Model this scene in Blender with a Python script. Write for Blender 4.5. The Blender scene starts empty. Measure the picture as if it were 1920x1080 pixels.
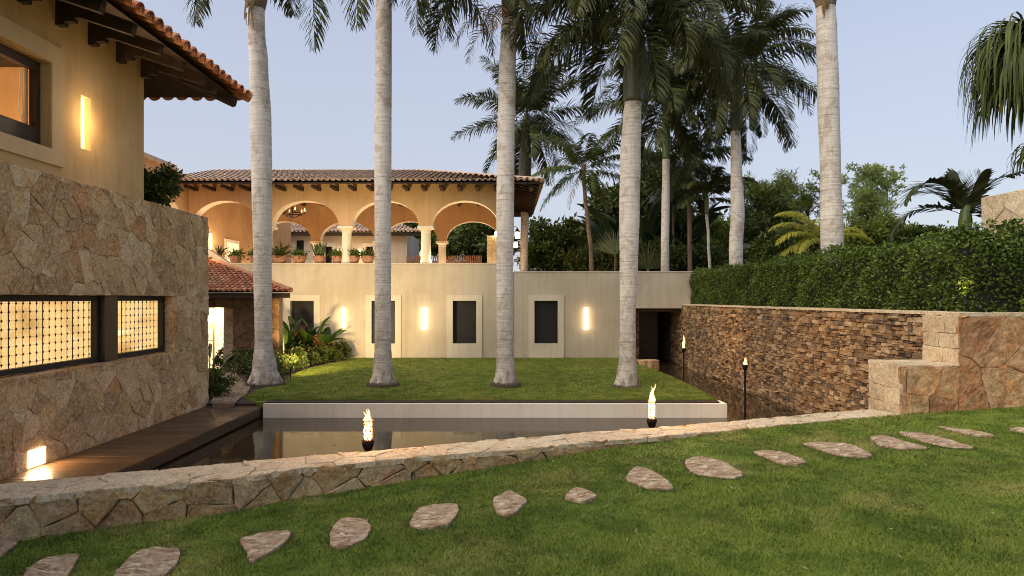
import bpy, math, random
import numpy as np
from mathutils import Vector, noise as mnoise
R = math.radians
rng = random.Random(7)
scene = bpy.context.scene
COL = scene.collection
F, CX, CY = 1280.0, 945.0, 560.0

def P(x, y, Y):            # picture point at a known distance -> world (camera at origin, +Y ahead)
    return Vector(((x - CX) / F * Y, Y, (CY - y) / F * Y))
def Gz(x, y, z):           # picture point on a level at height z
    Y = F * z / (CY - y)
    return Vector(((x - CX) / F * Y, Y, z))

# ---------------------------------------------------------------- materials
def new_mat(name):
    m = bpy.data.materials.new(name); m.use_nodes = True
    nt = m.node_tree
    return m, nt, nt.nodes, nt.links, nt.nodes['Principled BSDF']

def N(nt, t, **kw):
    n = nt.nodes.new(t)
    for k, v in kw.items():
        if k.startswith('i_'):
            n.inputs[k[2:].replace('_', ' ')].default_value = v
        else:
            setattr(n, k, v)
    return n

def ramp(nt, cols, fac=None, interp='LINEAR', pos=None):
    r = nt.nodes.new('ShaderNodeValToRGB'); cr = r.color_ramp; cr.interpolation = interp
    n = len(cols)
    while len(cr.elements) < n: cr.elements.new(0.5)
    for i, c in enumerate(cols):
        cr.elements[i].position = pos[i] if pos else i / max(1, n - (0 if interp == 'CONSTANT' else 1))
        cr.elements[i].color = (*c, 1) if len(c) == 3 else c
    if fac is not None: nt.links.new(fac, r.inputs[0])
    return r.outputs[0]

def mix(nt, a, b, fac, mode='MIX'):
    m = nt.nodes.new('ShaderNodeMix'); m.data_type = 'RGBA'; m.blend_type = mode
    for idx, v in ((0, fac), (6, a), (7, b)):
        if hasattr(v, 'links'): nt.links.new(v, m.inputs[idx])
        elif idx == 0: m.inputs[0].default_value = v
        else: m.inputs[idx].default_value = (*v, 1)
    return m.outputs[2]

def coord(nt, scale=(1, 1, 1), kind='Object'):
    tc = nt.nodes.new('ShaderNodeTexCoord'); mp = nt.nodes.new('ShaderNodeMapping')
    mp.inputs['Scale'].default_value = scale
    nt.links.new(tc.outputs[kind], mp.inputs[0]); return mp.outputs[0]

def noise(nt, vec, scale, detail=6, rough=0.6, dist=0.0):
    n = nt.nodes.new('ShaderNodeTexNoise')
    n.inputs['Scale'].default_value = scale; n.inputs['Detail'].default_value = detail
    n.inputs['Roughness'].default_value = rough; n.inputs['Distortion'].default_value = dist
    nt.links.new(vec, n.inputs['Vector']); return n.outputs[0]

def contrast(nt, v, lo, hi):
    m = nt.nodes.new('ShaderNodeMapRange'); m.inputs[1].default_value = lo; m.inputs[2].default_value = hi
    nt.links.new(v, m.inputs[0]); return m.outputs[0]

def bump(nt, bsdf, h, strength=0.5, dist=0.02):
    b = nt.nodes.new('ShaderNodeBump'); b.inputs['Strength'].default_value = strength
    b.inputs['Distance'].default_value = dist
    nt.links.new(h, b.inputs['Height']); nt.links.new(b.outputs[0], bsdf.inputs['Normal'])

def rnd_island(nt):
    return nt.nodes.new('ShaderNodeNewGeometry').outputs['Random Per Island']

def stone_mat(name, cols, scale=1.0, rough=0.85, bstr=0.6, bdist=0.02, vein=0.35, light=(0.55, 0.45, 0.33), stretch=(1, 1, 1), dark=(.45,.34,.28), rust=(1.0,.70,.46)):
    m, nt, ns, lk, b = new_mat(name)
    v = coord(nt, stretch)
    base = ramp(nt, cols, rnd_island(nt), 'CONSTANT')
    n1 = noise(nt, v, 3.0 * scale, 9, 0.72, 1.5)
    c = mix(nt, base, dark, mix_f(nt, contrast(nt, n1, 0.49, 0.58), .55), 'MULTIPLY')
    n4 = noise(nt, v, 2.1 * scale, 5, 0.6, 2.5)
    c = mix(nt, c, rust, mix_f(nt, contrast(nt, n4, 0.48, 0.58), 0.6), 'MULTIPLY')
    n2 = noise(nt, v, 6.5 * scale, 10, 0.78, 2.0)
    c = mix(nt, c, light, mix_f(nt, contrast(nt, n2, 0.52, 0.60), vein))
    n6 = noise(nt, v, 4.0 * scale, 6, 0.65, 3.0)
    r = nt.nodes.new('ShaderNodeMath'); r.operation = 'SUBTRACT'; lk.new(n6, r.inputs[0]); r.inputs[1].default_value = .5
    r2 = nt.nodes.new('ShaderNodeMath'); r2.operation = 'ABSOLUTE'; lk.new(r.outputs[0], r2.inputs[0])
    c = mix(nt, c, tuple(min(1, x*1.15) for x in light), mix_f(nt, contrast(nt, r2.outputs[0], .016, .0), vein))
    n3 = noise(nt, v, 26 * scale, 8, 0.75)
    c = mix(nt, c, (0.35, 0.30, 0.26), mix_f(nt, contrast(nt, n3, 0.48, 0.59), 0.5), 'MULTIPLY')
    lk.new(c, b.inputs['Base Color']); b.inputs['Roughness'].default_value = rough
    b.inputs['Specular IOR Level'].default_value = .25
    a = nt.nodes.new('ShaderNodeMath'); a.operation = 'MULTIPLY_ADD'; a.inputs[1].default_value = 0.45
    lk.new(n3, a.inputs[0]); lk.new(n2, a.inputs[2])
    a2 = nt.nodes.new('ShaderNodeMath'); a2.operation = 'MULTIPLY_ADD'; a2.inputs[1].default_value = 1.2
    lk.new(n1, a2.inputs[0]); lk.new(a.outputs[0], a2.inputs[2])
    bump(nt, b, a2.outputs[0], bstr, bdist)
    return m

def mix_f(nt, v, k):
    m = nt.nodes.new('ShaderNodeMath'); m.operation = 'MULTIPLY'; m.inputs[1].default_value = k
    nt.links.new(v, m.inputs[0]); return m.outputs[0]

def plaster(name, c1, c2, streak=0.25, stain=(0.7, 0.66, 0.6)):
    m, nt, ns, lk, b = new_mat(name)
    v = coord(nt)
    n1 = noise(nt, v, 0.55, 9, 0.62, 0.4)
    c = mix(nt, c1, c2, contrast(nt, n1, 0.42, 0.58))
    vs = coord(nt, (3.0, 3.0, 0.22))
    n2 = noise(nt, vs, 1.6, 7, 0.7)
    c = mix(nt, c, stain, mix_f(nt, contrast(nt, n2, 0.47, 0.62), streak), 'MULTIPLY')
    n3 = noise(nt, v, 30, 5, 0.6)
    c = mix(nt, c, (0.8, 0.8, 0.8), mix_f(nt, contrast(nt, n3, 0.45, 0.7), 0.25), 'MULTIPLY')
    lk.new(c, b.inputs['Base Color']); b.inputs['Roughness'].default_value = 0.9
    bump(nt, b, n3, 0.25, 0.006)
    return m

def simple(name, col, rough=0.6, metal=0.0, var=0.25, scale=8, bstr=0.2, stretch=(1, 1, 1)):
    m, nt, ns, lk, b = new_mat(name)
    v = coord(nt, stretch); n = noise(nt, v, scale, 6, 0.65)
    dk = tuple(x * (1 - var) for x in col); lt = tuple(min(1, x * (1 + var)) for x in col)
    lk.new(mix(nt, dk, lt, contrast(nt, n, 0.35, 0.65)), b.inputs['Base Color'])
    b.inputs['Roughness'].default_value = rough; b.inputs['Metallic'].default_value = metal
    bump(nt, b, n, bstr, 0.005)
    return m

def emit(name, col, strength, var=0.0, scale=10, pattern=None):
    m, nt, ns, lk, b = new_mat(name)
    b.inputs['Base Color'].default_value = (0.8, 0.7, 0.5, 1)
    b.inputs['Emission Strength'].default_value = strength
    if var:
        v = coord(nt); n = noise(nt, v, scale, 4, 0.6, 1.0)
        lo = tuple(x * (1 - var) for x in col)
        lk.new(mix(nt, lo, col, contrast(nt, n, 0.4, 0.6)), b.inputs['Emission Color'])
    else:
        b.inputs['Emission Color'].default_value = (*col, 1)
    return m

def leaf_mat(name, cols, rough=0.45, trans=0.0, spec=0.35):
    m, nt, ns, lk, b = new_mat(name)
    c = ramp(nt, cols, rnd_island(nt))
    v = coord(nt); n = noise(nt, v, 0.9, 4, 0.6)
    c = mix(nt, c, (0.6, 0.62, 0.55), contrast(nt, n, 0.4, 0.7), 'MULTIPLY')
    lk.new(c, b.inputs['Base Color']); b.inputs['Roughness'].default_value = rough
    b.inputs['Specular IOR Level'].default_value = spec
    if trans > 0:
        t = nt.nodes.new('ShaderNodeBsdfTranslucent'); lk.new(c, t.inputs[0])
        ms = nt.nodes.new('ShaderNodeMixShader'); ms.inputs[0].default_value = trans
        lk.new(b.outputs[0], ms.inputs[1]); lk.new(t.outputs[0], ms.inputs[2])
        lk.new(ms.outputs[0], ns['Material Output'].inputs[0])
    return m

M = {}
M['rubble'] = stone_mat('rubble stone', [(0.615,0.418,0.205),(0.681,0.493,0.264),(0.549,0.374,0.185),(0.725,0.557,0.322),(0.571,0.332,0.146),(0.505,0.342,0.185),(0.791,0.621,0.381),(0.461,0.300,0.156),(0.659,0.482,0.273),(0.626,0.449,0.244)], 1.0, vein=0.65, light=(.84,.70,.44), bstr=1.0, bdist=0.03, rust=(1,.76,.52), dark=(.64,.53,.43))
M['mortar'] = simple('mortar', (.58,.44,.28), 0.95, 0, 0.3, 14, 0.6)
M['mortar_dark'] = simple('dark mortar', (.10,.072,.048), 0.95, 0, 0.3, 14, 0.6)
M['lowstone'] = stone_mat('low wall stone', [(0.525,0.368,0.172),(0.585,0.427,0.217),(0.465,0.318,0.149),(0.626,0.478,0.253),(0.545,0.388,0.190)], 1.3, vein=0.45, light=(.68,.56,.40), bstr=1.0, bdist=0.03)
M['capstone'] = stone_mat('pale cap stone', [(0.727,0.597,0.389),(0.787,0.667,0.452),(0.677,0.558,0.371),(0.767,0.636,0.425)], 1.5, vein=0.5, light=(.82,.74,.63), bstr=1.0, bdist=0.025, dark=(.62,.54,.47), rust=(1,.86,.72))
M['redstone'] = stone_mat('red brown stone', [(0.561,0.323,0.151),(0.644,0.411,0.202),(0.498,0.265,0.118),(0.665,0.461,0.244),(0.593,0.353,0.168),(0.416,0.215,0.101)], 0.8, vein=0.35, light=(.66,.50,.35), bstr=0.9, bdist=0.03)
M['ashlar'] = stone_mat('pale ashlar', [(0.686,0.558,0.362),(0.767,0.636,0.425),(0.626,0.507,0.325),(0.707,0.577,0.389)], 1.4, vein=0.4, light=(.80,.70,.55), bstr=0.9, bdist=0.025, dark=(.6,.52,.44), rust=(1,.85,.68))
M['ledge'] = stone_mat('ledge stone', [(0.310,0.192,0.090),(0.378,0.248,0.122),(0.224,0.136,0.068),(0.499,0.360,0.209),(0.129,0.084,0.050),(0.327,0.200,0.094),(0.568,0.424,0.259),(0.172,0.124,0.079),(0.413,0.272,0.144),(0.258,0.160,0.083),(0.095,0.068,0.047),(0.464,0.320,0.173)], 2.0, vein=0.35, light=(.72,.58,.40), bstr=0.9, bdist=0.02, dark=(.5,.42,.36))
M['unlitstone'] = stone_mat('unlit porch stone', [(.20,.12,.065),(.26,.16,.09),(.15,.09,.05)], 1.0, vein=.2, light=(.35,.24,.14))  # darkened stone: the porch wall's lack of light is put into its colour
def slab_mat():
    m, nt, ns, lk, b = new_mat('layered stepping slab')
    v = coord(nt, (1.6, 7, 1)); v1 = coord(nt)
    n = noise(nt, v, 1.5, 8, .7, 1.6); n2 = noise(nt, v1, 14, 8, .75, 1.0); n3 = noise(nt, v1, 3.0, 5, .6, 1.0)
    base = ramp(nt, [(.50,.38,.24),(.56,.45,.29),(.42,.31,.20),(.53,.42,.27)], rnd_island(nt), 'CONSTANT')
    c = mix(nt, base, (.80,.71,.52), mix_f(nt, contrast(nt, n, .49, .62), .7))
    c = mix(nt, c, (.42,.32,.25), mix_f(nt, contrast(nt, n, .47, .40), .8), 'MULTIPLY')
    c = mix(nt, c, (.45,.40,.34), mix_f(nt, contrast(nt, n2, .50, .62), .6), 'MULTIPLY')
    c = mix(nt, c, (.62,.50,.40), mix_f(nt, contrast(nt, n3, .48, .58), .7), 'MULTIPLY')
    lk.new(c, b.inputs['Base Color']); b.inputs['Roughness'].default_value = .9
    bump(nt, b, mix(nt, n, n2, .35), 1.0, .04); return m
M['slab'] = slab_mat()
M['dark'] = simple('dark void', (.012,.010,.008), 0.8)
M['cream'] = plaster('cream plaster', (.58,.50,.375), (.50,.42,.305), 0.3)
M['surround'] = plaster('pale window surround', (.70,.62,.48), (.64,.56,.43), 0.3)
M['ochre'] = plaster('ochre plaster', (.62,.42,.20), (.53,.345,.15), 0.3)
M['ochre_trim'] = plaster('ochre window trim', (.66,.48,.27), (.60,.42,.22), 0.2)
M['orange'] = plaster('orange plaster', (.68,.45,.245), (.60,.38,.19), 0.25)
M['orange_dim'] = plaster('dimmed orange plaster', (.52,.33,.17), (.44,.265,.125), 0.3)  # darker copy of the orange; the gallery's dimmer light is in the colour
M['pale'] = plaster('pale plaster and lit soffits', (.88,.80,.64), (.82,.74,.58), 0.15)  # pale plaster; on arch soffits the paleness stands in for uplighting
M['white'] = plaster('white basin concrete', (.86,.79,.64), (.78,.71,.56), 0.22)
M['wood_dark'] = simple('dark stained wood', (.045,.024,.013), 0.45, 0, 0.4, 9, 0.3, (1, 6, 1))
M['wood_eave'] = simple('eave wood', (.040,.021,.011), 0.8, 0, 0.4, 8, 0.3)
M['wood_fence'] = simple('fence wood', (.30,.15,.075), 0.7, 0, 0.35, 8, 0.3)
M['metal_black'] = simple('black window metal', (.008,.007,.006), 0.6, 0.0, 0.2)
M['iron'] = simple('wrought iron', (.02,.016,.013), 0.5, 0.7, 0.3)
M['copper'] = simple('aged copper', (.20,.10,.05), 0.5, 0.8, 0.4, 30)
M['terracotta'] = simple('terracotta', (.40,.20,.12), 0.75, 0, 0.25, 6)
M['soil'] = simple('soil', (.045,.028,.018), 0.95, 0, 0.5, 12, 0.8)
M['gravel'] = stone_mat('gravel', [(.50,.40,.28),(.40,.31,.21),(.58,.48,.35)], 3.0, bstr=1.0, bdist=0.03)
M['tile'] = stone_mat('roof tile', [(.54,.21,.10),(.46,.17,.08),(.60,.28,.15),(.40,.19,.11),(.50,.25,.15),(.64,.33,.19)], 1.2, vein=0.2, light=(.42,.32,.25), bstr=0.3, bdist=0.01)
M['tile_old'] = stone_mat('weathered roof tile', [(.68,.50,.37),(.58,.41,.30),(.74,.57,.43),(.66,.52,.41),(.54,.38,.28),(.78,.54,.38)], 1.2, vein=0.45, light=(.80,.70,.58), dark=(.7,.62,.55), rust=(1,.85,.7), bstr=0.3, bdist=0.01)
M['glass_dark'] = simple('dark glass', (.008,.006,.005), 0.55, 0, 0.1)
M['lamp'] = emit('sconce glow', (1.0, .76, .42), 2.6)
M['lamp_hot'] = emit('lantern glow', (1.0, .66, .32), 22)
M['flame'] = emit('flame', (1.0, .50, .18), 9, 0.25, 20)
def flame_mat(name, col, st, p):
    m, nt, ns, lk, b = new_mat(name)
    em = nt.nodes.new('ShaderNodeEmission'); em.inputs[0].default_value = (*col, 1); em.inputs[1].default_value = st
    tr = nt.nodes.new('ShaderNodeBsdfTransparent'); lw = nt.nodes.new('ShaderNodeLayerWeight'); lw.inputs[0].default_value = .5
    pw = nt.nodes.new('ShaderNodeMath'); pw.operation = 'POWER'; pw.inputs[1].default_value = p; lk.new(lw.outputs['Facing'], pw.inputs[0])
    ms = nt.nodes.new('ShaderNodeMixShader'); lk.new(pw.outputs[0], ms.inputs[0]); lk.new(em.outputs[0], ms.inputs[1]); lk.new(tr.outputs[0], ms.inputs[2])
    lk.new(ms.outputs[0], ns['Material Output'].inputs[0]); return m
M['flame'] = flame_mat('flame', (1.0, .46, .16), 3.2, .8)
M['flame_core'] = flame_mat('flame core', (1.0, .70, .36), 8, 1.5)
M['ember'] = emit('ember core', (1.0, .46, .16), 7, 0.5, 50)
M['flower'] = simple('red flower', (.55,.04,.05), 0.5, 0, 0.3)
M['yellowflower'] = leaf_mat('small bright blossoms', [(.22,.07,.02),(.25,.12,.03),(.12,.10,.02)])

def make_deck_mat():
    m, nt, ns, lk, b = new_mat('deck boards')
    v = coord(nt, (0.6, 14, 1)); n = noise(nt, v, 2.2, 8, 0.65)
    c = mix(nt, (.080,.040,.018), (.19,.105,.048), contrast(nt, n, 0.35, 0.7))
    c = mix(nt, c, (.5, .5, .5), rnd_island(nt), 'MULTIPLY')
    lk.new(c, b.inputs['Base Color']); b.inputs['Roughness'].default_value = 0.38
    bump(nt, b, n, 0.3, 0.004); return m
M['deck'] = make_deck_mat()

def make_water():
    m, nt, ns, lk, b = new_mat('still pond water')
    v = coord(nt, (1, 1.6, 1)); n = noise(nt, v, 1.6, 3, 0.5)
    b.inputs['Base Color'].default_value = (.040, .028, .015, 1)
    b.inputs['Roughness'].default_value = 0.05; b.inputs['IOR'].default_value = 1.33
    n2 = noise(nt, v, 7, 3, .5)
    bump(nt, b, mix(nt, n, n2, .3), 0.10, 0.02); return m
M['water'] = make_water()

def make_grass(name, c1, c2, c3):
    m, nt, ns, lk, b = new_mat(name)
    v = coord(nt)
    c = mix(nt, c1, c2, rnd_island(nt))
    n = noise(nt, v, 0.9, 7, 0.65, 0.5)
    c = mix(nt, c, c3, mix_f(nt, contrast(nt, n, 0.52, 0.64), 0.75))
    n2 = noise(nt, v, 3.1, 5, 0.6)
    c = mix(nt, c, (.42,.50,.40), mix_f(nt, contrast(nt, n2, 0.46, 0.58), 0.6), 'MULTIPLY')
    n7 = noise(nt, v, 0.33, 5, 0.6, 1.0)
    c = mix(nt, c, (.55,.60,.50), mix_f(nt, contrast(nt, n7, 0.45, 0.6), 0.45), 'MULTIPLY')
    lk.new(c, b.inputs['Base Color']); b.inputs['Roughness'].default_value = 0.6
    b.inputs['Specular IOR Level'].default_value = 0.2
    n3 = noise(nt, v, 90, 3, 0.7); bump(nt, b, n3, 0.8, 0.02)
    return m
M['grass'] = make_grass('front grass', (.145,.205,.028), (.27,.335,.056), (.38,.35,.105))
M['grass2'] = make_grass('back grass', (.155,.205,.025), (.265,.31,.048), (.33,.32,.07))

def make_trunk(name, c1, c2, dark=(.24,.205,.175), k=1.0):
    m, nt, ns, lk, b = new_mat(name)
    v = coord(nt); vr = coord(nt, (0.35, 0.35, 9.5))
    n = noise(nt, vr, 2.4, 6, 0.72, 0.25)
    vr2 = coord(nt, (0.5, 0.5, 30)); nf = noise(nt, vr2, 2.0, 4, 0.7, 0.2)
    n1 = noise(nt, v, 1.1, 6, 0.6)
    c = mix(nt, c1, c2, contrast(nt, n1, 0.35, 0.65))
    c = mix(nt, c, dark, mix_f(nt, contrast(nt, n, 0.53, 0.63), 0.55*k))
    c = mix(nt, c, (.66,.62,.58), mix_f(nt, contrast(nt, nf, 0.46, 0.64), 0.75*k), 'MULTIPLY')
    vv = coord(nt, (9, 9, 0.8)); n2 = noise(nt, vv, 2.5, 5, 0.7)
    c = mix(nt, c, (.72,.68,.64), mix_f(nt, contrast(nt, n2, 0.45, 0.7), 0.6), 'MULTIPLY')
    g = nt.nodes.new('ShaderNodeTexCoord'); sp = nt.nodes.new('ShaderNodeSeparateXYZ')
    lk.new(g.outputs['Object'], sp.inputs[0])
    low = contrast(nt, sp.outputs[2], 2.2, 0.1)
    n5 = noise(nt, v, 3.2, 8, 0.75, .6)
    mm = nt.nodes.new('ShaderNodeMath'); mm.operation = 'MULTIPLY'; lk.new(low, mm.inputs[0]); lk.new(contrast(nt, n5, 0.36, 0.6), mm.inputs[1])
    c = mix(nt, c, (.15,.11,.08), mix_f(nt, mm.outputs[0], 0.9))
    nb = noise(nt, v, 1.7, 8, 0.75, .8)
    c = mix(nt, c, (.70,.64,.58), contrast(nt, nb, 0.5, 0.6), 'MULTIPLY')
    lk.new(c, b.inputs['Base Color']); b.inputs['Roughness'].default_value = 0.85
    b.inputs['Specular IOR Level'].default_value = .2
    bump(nt, b, n, 0.8, 0.02); return m
M['trunk'] = make_trunk('royal palm bark', (.82,.78,.71), (.72,.675,.605))
M['trunk_brown'] = make_trunk('brown palm bark', (.30,.22,.16), (.22,.16,.115), (.10,.075,.055))
M['bark'] = simple('tree bark', (.09,.065,.045), 0.9, 0, 0.4, 12, 0.6, (3, 3, 1))
M['crownshaft'] = simple('green crownshaft', (.10,.15,.035), 0.4, 0, 0.35, 5, 0.1, (4, 4, 0.6))
M['crownshaft_dark'] = simple('dull crownshaft', (.075,.075,.038), 0.5, 0, 0.4, 5, 0.2, (4, 4, 0.6))
M['frond'] = leaf_mat('dark palm leaflets', [(.034,.044,.013),(.062,.074,.021),(.105,.112,.034),(.045,.055,.017)], 0.5, 0.10, 0.2)
M['frond_mid'] = leaf_mat('green palm leaflets', [(.055,.080,.018),(.080,.105,.024),(.11,.13,.032)], 0.5, 0.18, 0.2)
M['frond_yellow'] = leaf_mat('yellow green leaflets', [(.38,.38,.035),(.50,.46,.06),(.30,.34,.035)], 0.5, 0.35)
M['frond_dead'] = leaf_mat('dry brown leaflets', [(.20,.12,.045),(.28,.17,.06),(.14,.085,.035)], 0.7, 0.2)
M['hedge'] = leaf_mat('hedge leaves', [(.03,.048,.008),(.055,.085,.011),(.09,.14,.018),(.14,.205,.028),(.065,.10,.013),(.20,.275,.045)], 0.5, 0.15, 0.25)
M['core'] = simple('dark hedge core', (.010,.014,.006), 0.9, 0, 0.4, 6)  # near-black colour holds the shade between the hedge leaves
M['tree_dark'] = leaf_mat('dark tree leaves', [(.048,.068,.015),(.085,.115,.024),(.13,.165,.034)], 0.5, 0.12, 0.2)
M['tree_mid'] = leaf_mat('mid tree leaves', [(.12,.16,.026),(.18,.23,.04),(.25,.30,.06)], 0.5, 0.25, 0.2)
M['tree_pale'] = leaf_mat('pale tree leaves', [(.30,.38,.10),(.38,.46,.14),(.48,.54,.22)], 0.5, 0.5, 0.2)
M['bigleaf'] = leaf_mat('broad tropical leaves', [(.022,.045,.008),(.04,.075,.012),(.07,.115,.018)], 0.4, 0.15, 0.35)
M['bigleaf_dark'] = leaf_mat('dark broad leaves', [(.016,.028,.010),(.03,.05,.018),(.05,.07,.026)], 0.4, 0.15, 0.5)
M['fan'] = leaf_mat('pale fan stalks', [(.25,.28,.12),(.33,.35,.18),(.18,.22,.08)], 0.5, 0.2)

# ---------------------------------------------------------------- object helpers
def tag(o, label=None, cat=None, group=None, kind=None):
    if label: o['label'] = label
    if cat: o['category'] = cat
    if group: o['group'] = group
    if kind: o['kind'] = kind
    return o
def empty(name, loc=(0, 0, 0), label=None, cat=None, group=None):
    o = bpy.data.objects.new(name, None); COL.objects.link(o); o.location = loc
    o.empty_display_size = 0.2
    return tag(o, label, cat, group)
def put(o, parent):
    if parent is not None:
        o.parent = parent
        o.matrix_parent_inverse.identity()
        o.location = Vector(o.location) - parent_world(parent)
def parent_world(p):
    v = Vector(p.location)
    while p.parent: p = p.parent; v += Vector(p.location)
    return v

class MB:
    def __init__(s): s.v = []; s.f = []
    def add(s, vs, fs):
        b = len(s.v); s.v.extend([tuple(a) for a in vs]); s.f.extend([tuple(b + i for i in f) for f in fs]); return s
    def box(s, x0, x1, y0, y1, z0, z1, f=None):
        vs = [(x0,y0,z0),(x1,y0,z0),(x1,y1,z0),(x0,y1,z0),(x0,y0,z1),(x1,y0,z1),(x1,y1,z1),(x0,y1,z1)]
        if f: vs = [f(*a) for a in vs]
        return s.add(vs, [(0,3,2,1),(4,5,6,7),(0,1,5,4),(1,2,6,5),(2,3,7,6),(3,0,4,7)])
    def bar(s, a, b, w, h=None, up=Vector((0,0,1))):
        a = Vector(a); b = Vector(b); h = h or w; d = (b - a).normalized()
        sd = d.cross(up)
        if sd.length < 1e-4: sd = d.cross(Vector((1,0,0)))
        sd.normalize(); u = sd.cross(d)
        vs = []
        for p in (a, b):
            for i, j in ((-1,-1),(1,-1),(1,1),(-1,1)): vs.append(p + sd * (i*w/2) + u * (j*h/2))
        return s.add(vs, [(0,1,2,3),(7,6,5,4),(0,4,5,1),(1,5,6,2),(2,6,7,3),(3,7,4,0)])
    def tube(s, pts, rad, seg=8, cap=True):
        pts = [Vector(p) for p in pts]; n = len(pts); vs = []; fs = []
        if not hasattr(rad, '__len__'): rad = [rad] * n
        prev = None
        for i, p in enumerate(pts):
            d = (pts[min(i+1, n-1)] - pts[max(i-1, 0)]).normalized()
            ref = prev if prev is not None else (Vector((1,0,0)) if abs(d.x) < 0.9 else Vector((0,1,0)))
            a = (ref - d * ref.dot(d)).normalized(); b = d.cross(a); prev = a
            for k in range(seg):
                t = 2*math.pi*k/seg; vs.append(p + (a*math.cos(t) + b*math.sin(t)) * rad[i])
        for i in range(n-1):
            for k in range(seg):
                fs.append((i*seg+k, i*seg+(k+1)%seg, (i+1)*seg+(k+1)%seg, (i+1)*seg+k))
        if cap: fs.append(tuple(range(seg))[::-1]); fs.append(tuple((n-1)*seg+k for k in range(seg)))
        return s.add(vs, fs)
    def lathe(s, c, prof, seg=16):
        c = Vector(c); return s.tube([c + Vector((0,0,z)) for r, z in prof], [r for r, z in prof], seg)
    def poly(s, pts, z0, z1, top_only=False):
        n = len(pts); vs = [(p[0], p[1], z1) for p in pts] + [(p[0], p[1], z0) for p in pts]
        area = sum(pts[i][0]*pts[(i+1)%n][1] - pts[(i+1)%n][0]*pts[i][1] for i in range(n))
        up = tuple(range(n)) if area > 0 else tuple(range(n))[::-1]
        fs = [up]
        if not top_only:
            for i in range(n): fs.append((i, (i+1)%n, n+(i+1)%n, n+i) if area < 0 else ((i+1)%n, i, n+i, n+(i+1)%n))
            fs.append(tuple(n + i for i in up[::-1]))
        return s.add(vs, fs)
    def build(s, name, mat, parent=None, smooth=False):
        me = bpy.data.meshes.new(name)
        pw = parent_world(parent) if parent is not None else Vector((0,0,0))
        me.from_pydata([(a[0]-pw.x, a[1]-pw.y, a[2]-pw.z) for a in s.v], [], s.f)
        me.materials.append(mat)
        if smooth: me.polygons.foreach_set('use_smooth', [True]*len(me.polygons))
        me.update()
        o = bpy.data.objects.new(name, me); COL.objects.link(o)
        if parent is not None: o.parent = parent
        return o

def np_mesh(name, verts, faces, mat, parent=None, smooth=False):
    """verts (n,3) array, faces (m,k) array with constant k"""
    verts = np.asarray(verts, dtype=np.float32).reshape(-1, 3)
    if parent is not None:
        pw = parent_world(parent); verts = verts - np.array([pw.x, pw.y, pw.z], dtype=np.float32)
    faces = np.asarray(faces, dtype=np.int32); k = faces.shape[1]
    me = bpy.data.meshes.new(name)
    me.vertices.add(len(verts)); me.vertices.foreach_set('co', verts.ravel())
    me.loops.add(faces.size); me.loops.foreach_set('vertex_index', faces.ravel())
    me.polygons.add(len(faces)); me.polygons.foreach_set('loop_start', np.arange(0, faces.size, k, dtype=np.int32))
    me.update(calc_edges=True); me.validate()
    if smooth: me.polygons.foreach_set('use_smooth', np.ones(len(me.polygons), dtype=bool))
    me.materials.append(mat)
    o = bpy.data.objects.new(name, me); COL.objects.link(o)
    if parent is not None: o.parent = parent
    return o

def norm(a): return a / np.maximum(np.linalg.norm(a, axis=-1, keepdims=True), 1e-9)

def leaf_quads(pos, d, nrm, L, W):
    """kite shaped leaves: base, two sides, tip"""
    s = norm(np.cross(d, nrm)); L = np.asarray(L).reshape(-1, 1); W = np.asarray(W).reshape(-1, 1)
    up = norm(np.cross(s, d))
    a = pos; b = pos + d*L*0.45 + s*W*0.5 + up*W*0.12; c = pos + d*L; e = pos + d*L*0.45 - s*W*0.5 + up*W*0.12
    v = np.stack([a, b, c, e], 1).reshape(-1, 3)
    return v, np.arange(len(v)).reshape(-1, 4)

# ---------------------------------------------------------------- stone patterns
def clip(poly, nx, ny, c):
    out = []; n = len(poly)
    for i in range(n):
        a, b = poly[i], poly[(i+1) % n]
        da = a[0]*nx + a[1]*ny - c; db = b[0]*nx + b[1]*ny - c
        if da <= 0: out.append(a)
        if (da < 0 < db) or (db < 0 < da):
            t = da / (da - db); out.append((a[0] + (b[0]-a[0])*t, a[1] + (b[1]-a[1])*t))
    return out

def cells(u0, u1, v0, v1, su, sv, seed, jit=0.42, drop=0.12):
    r = random.Random(seed); pts = []
    nu = max(1, round((u1-u0)/su)); nv = max(1, round((v1-v0)/sv))
    for i in range(-1, nu+1):
        for j in range(-1, nv+1):
            if r.random() < drop: continue
            pts.append((u0 + (i+.5+(0.5 if j % 2 else 0)*.6 + r.uniform(-jit, jit))*(u1-u0)/nu, v0 + (j+.5+r.uniform(-jit, jit))*(v1-v0)/nv))
    out = []
    for p in pts:
        poly = [(u0,v0),(u1,v0),(u1,v1),(u0,v1)]
        for q in pts:
            if q is p: continue
            dx, dy = q[0]-p[0], q[1]-p[1]
            if abs(dx) > 4*su or abs(dy) > 4*sv: continue
            poly = clip(poly, dx, dy, (q[0]**2+q[1]**2-p[0]**2-p[1]**2)/2)
            if len(poly) < 3: break
        if len(poly) >= 3:
            a = sum(poly[k][0]*poly[(k+1)%len(poly)][1]-poly[(k+1)%len(poly)][0]*poly[k][1] for k in range(len(poly)))/2
            if a > 0.0015: out.append(poly)
    return out

def ashlar(u0, u1, v0, v1, hs, ws, seed):
    r = random.Random(seed); out = []; v = v0
    while v < v1 - 1e-3:
        h = min(r.uniform(*hs), v1 - v)
        if v1 - v - h < hs[0]*0.5: h = v1 - v
        u = u0
        while u < u1 - 1e-3:
            w = min(r.uniform(*ws), u1 - u)
            if u1 - u - w < ws[0]*0.5: w = u1 - u
            out.append([(u,v),(u+w,v),(u+w,v+h),(u,v+h)]); u += w
        v += h
    return out

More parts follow.
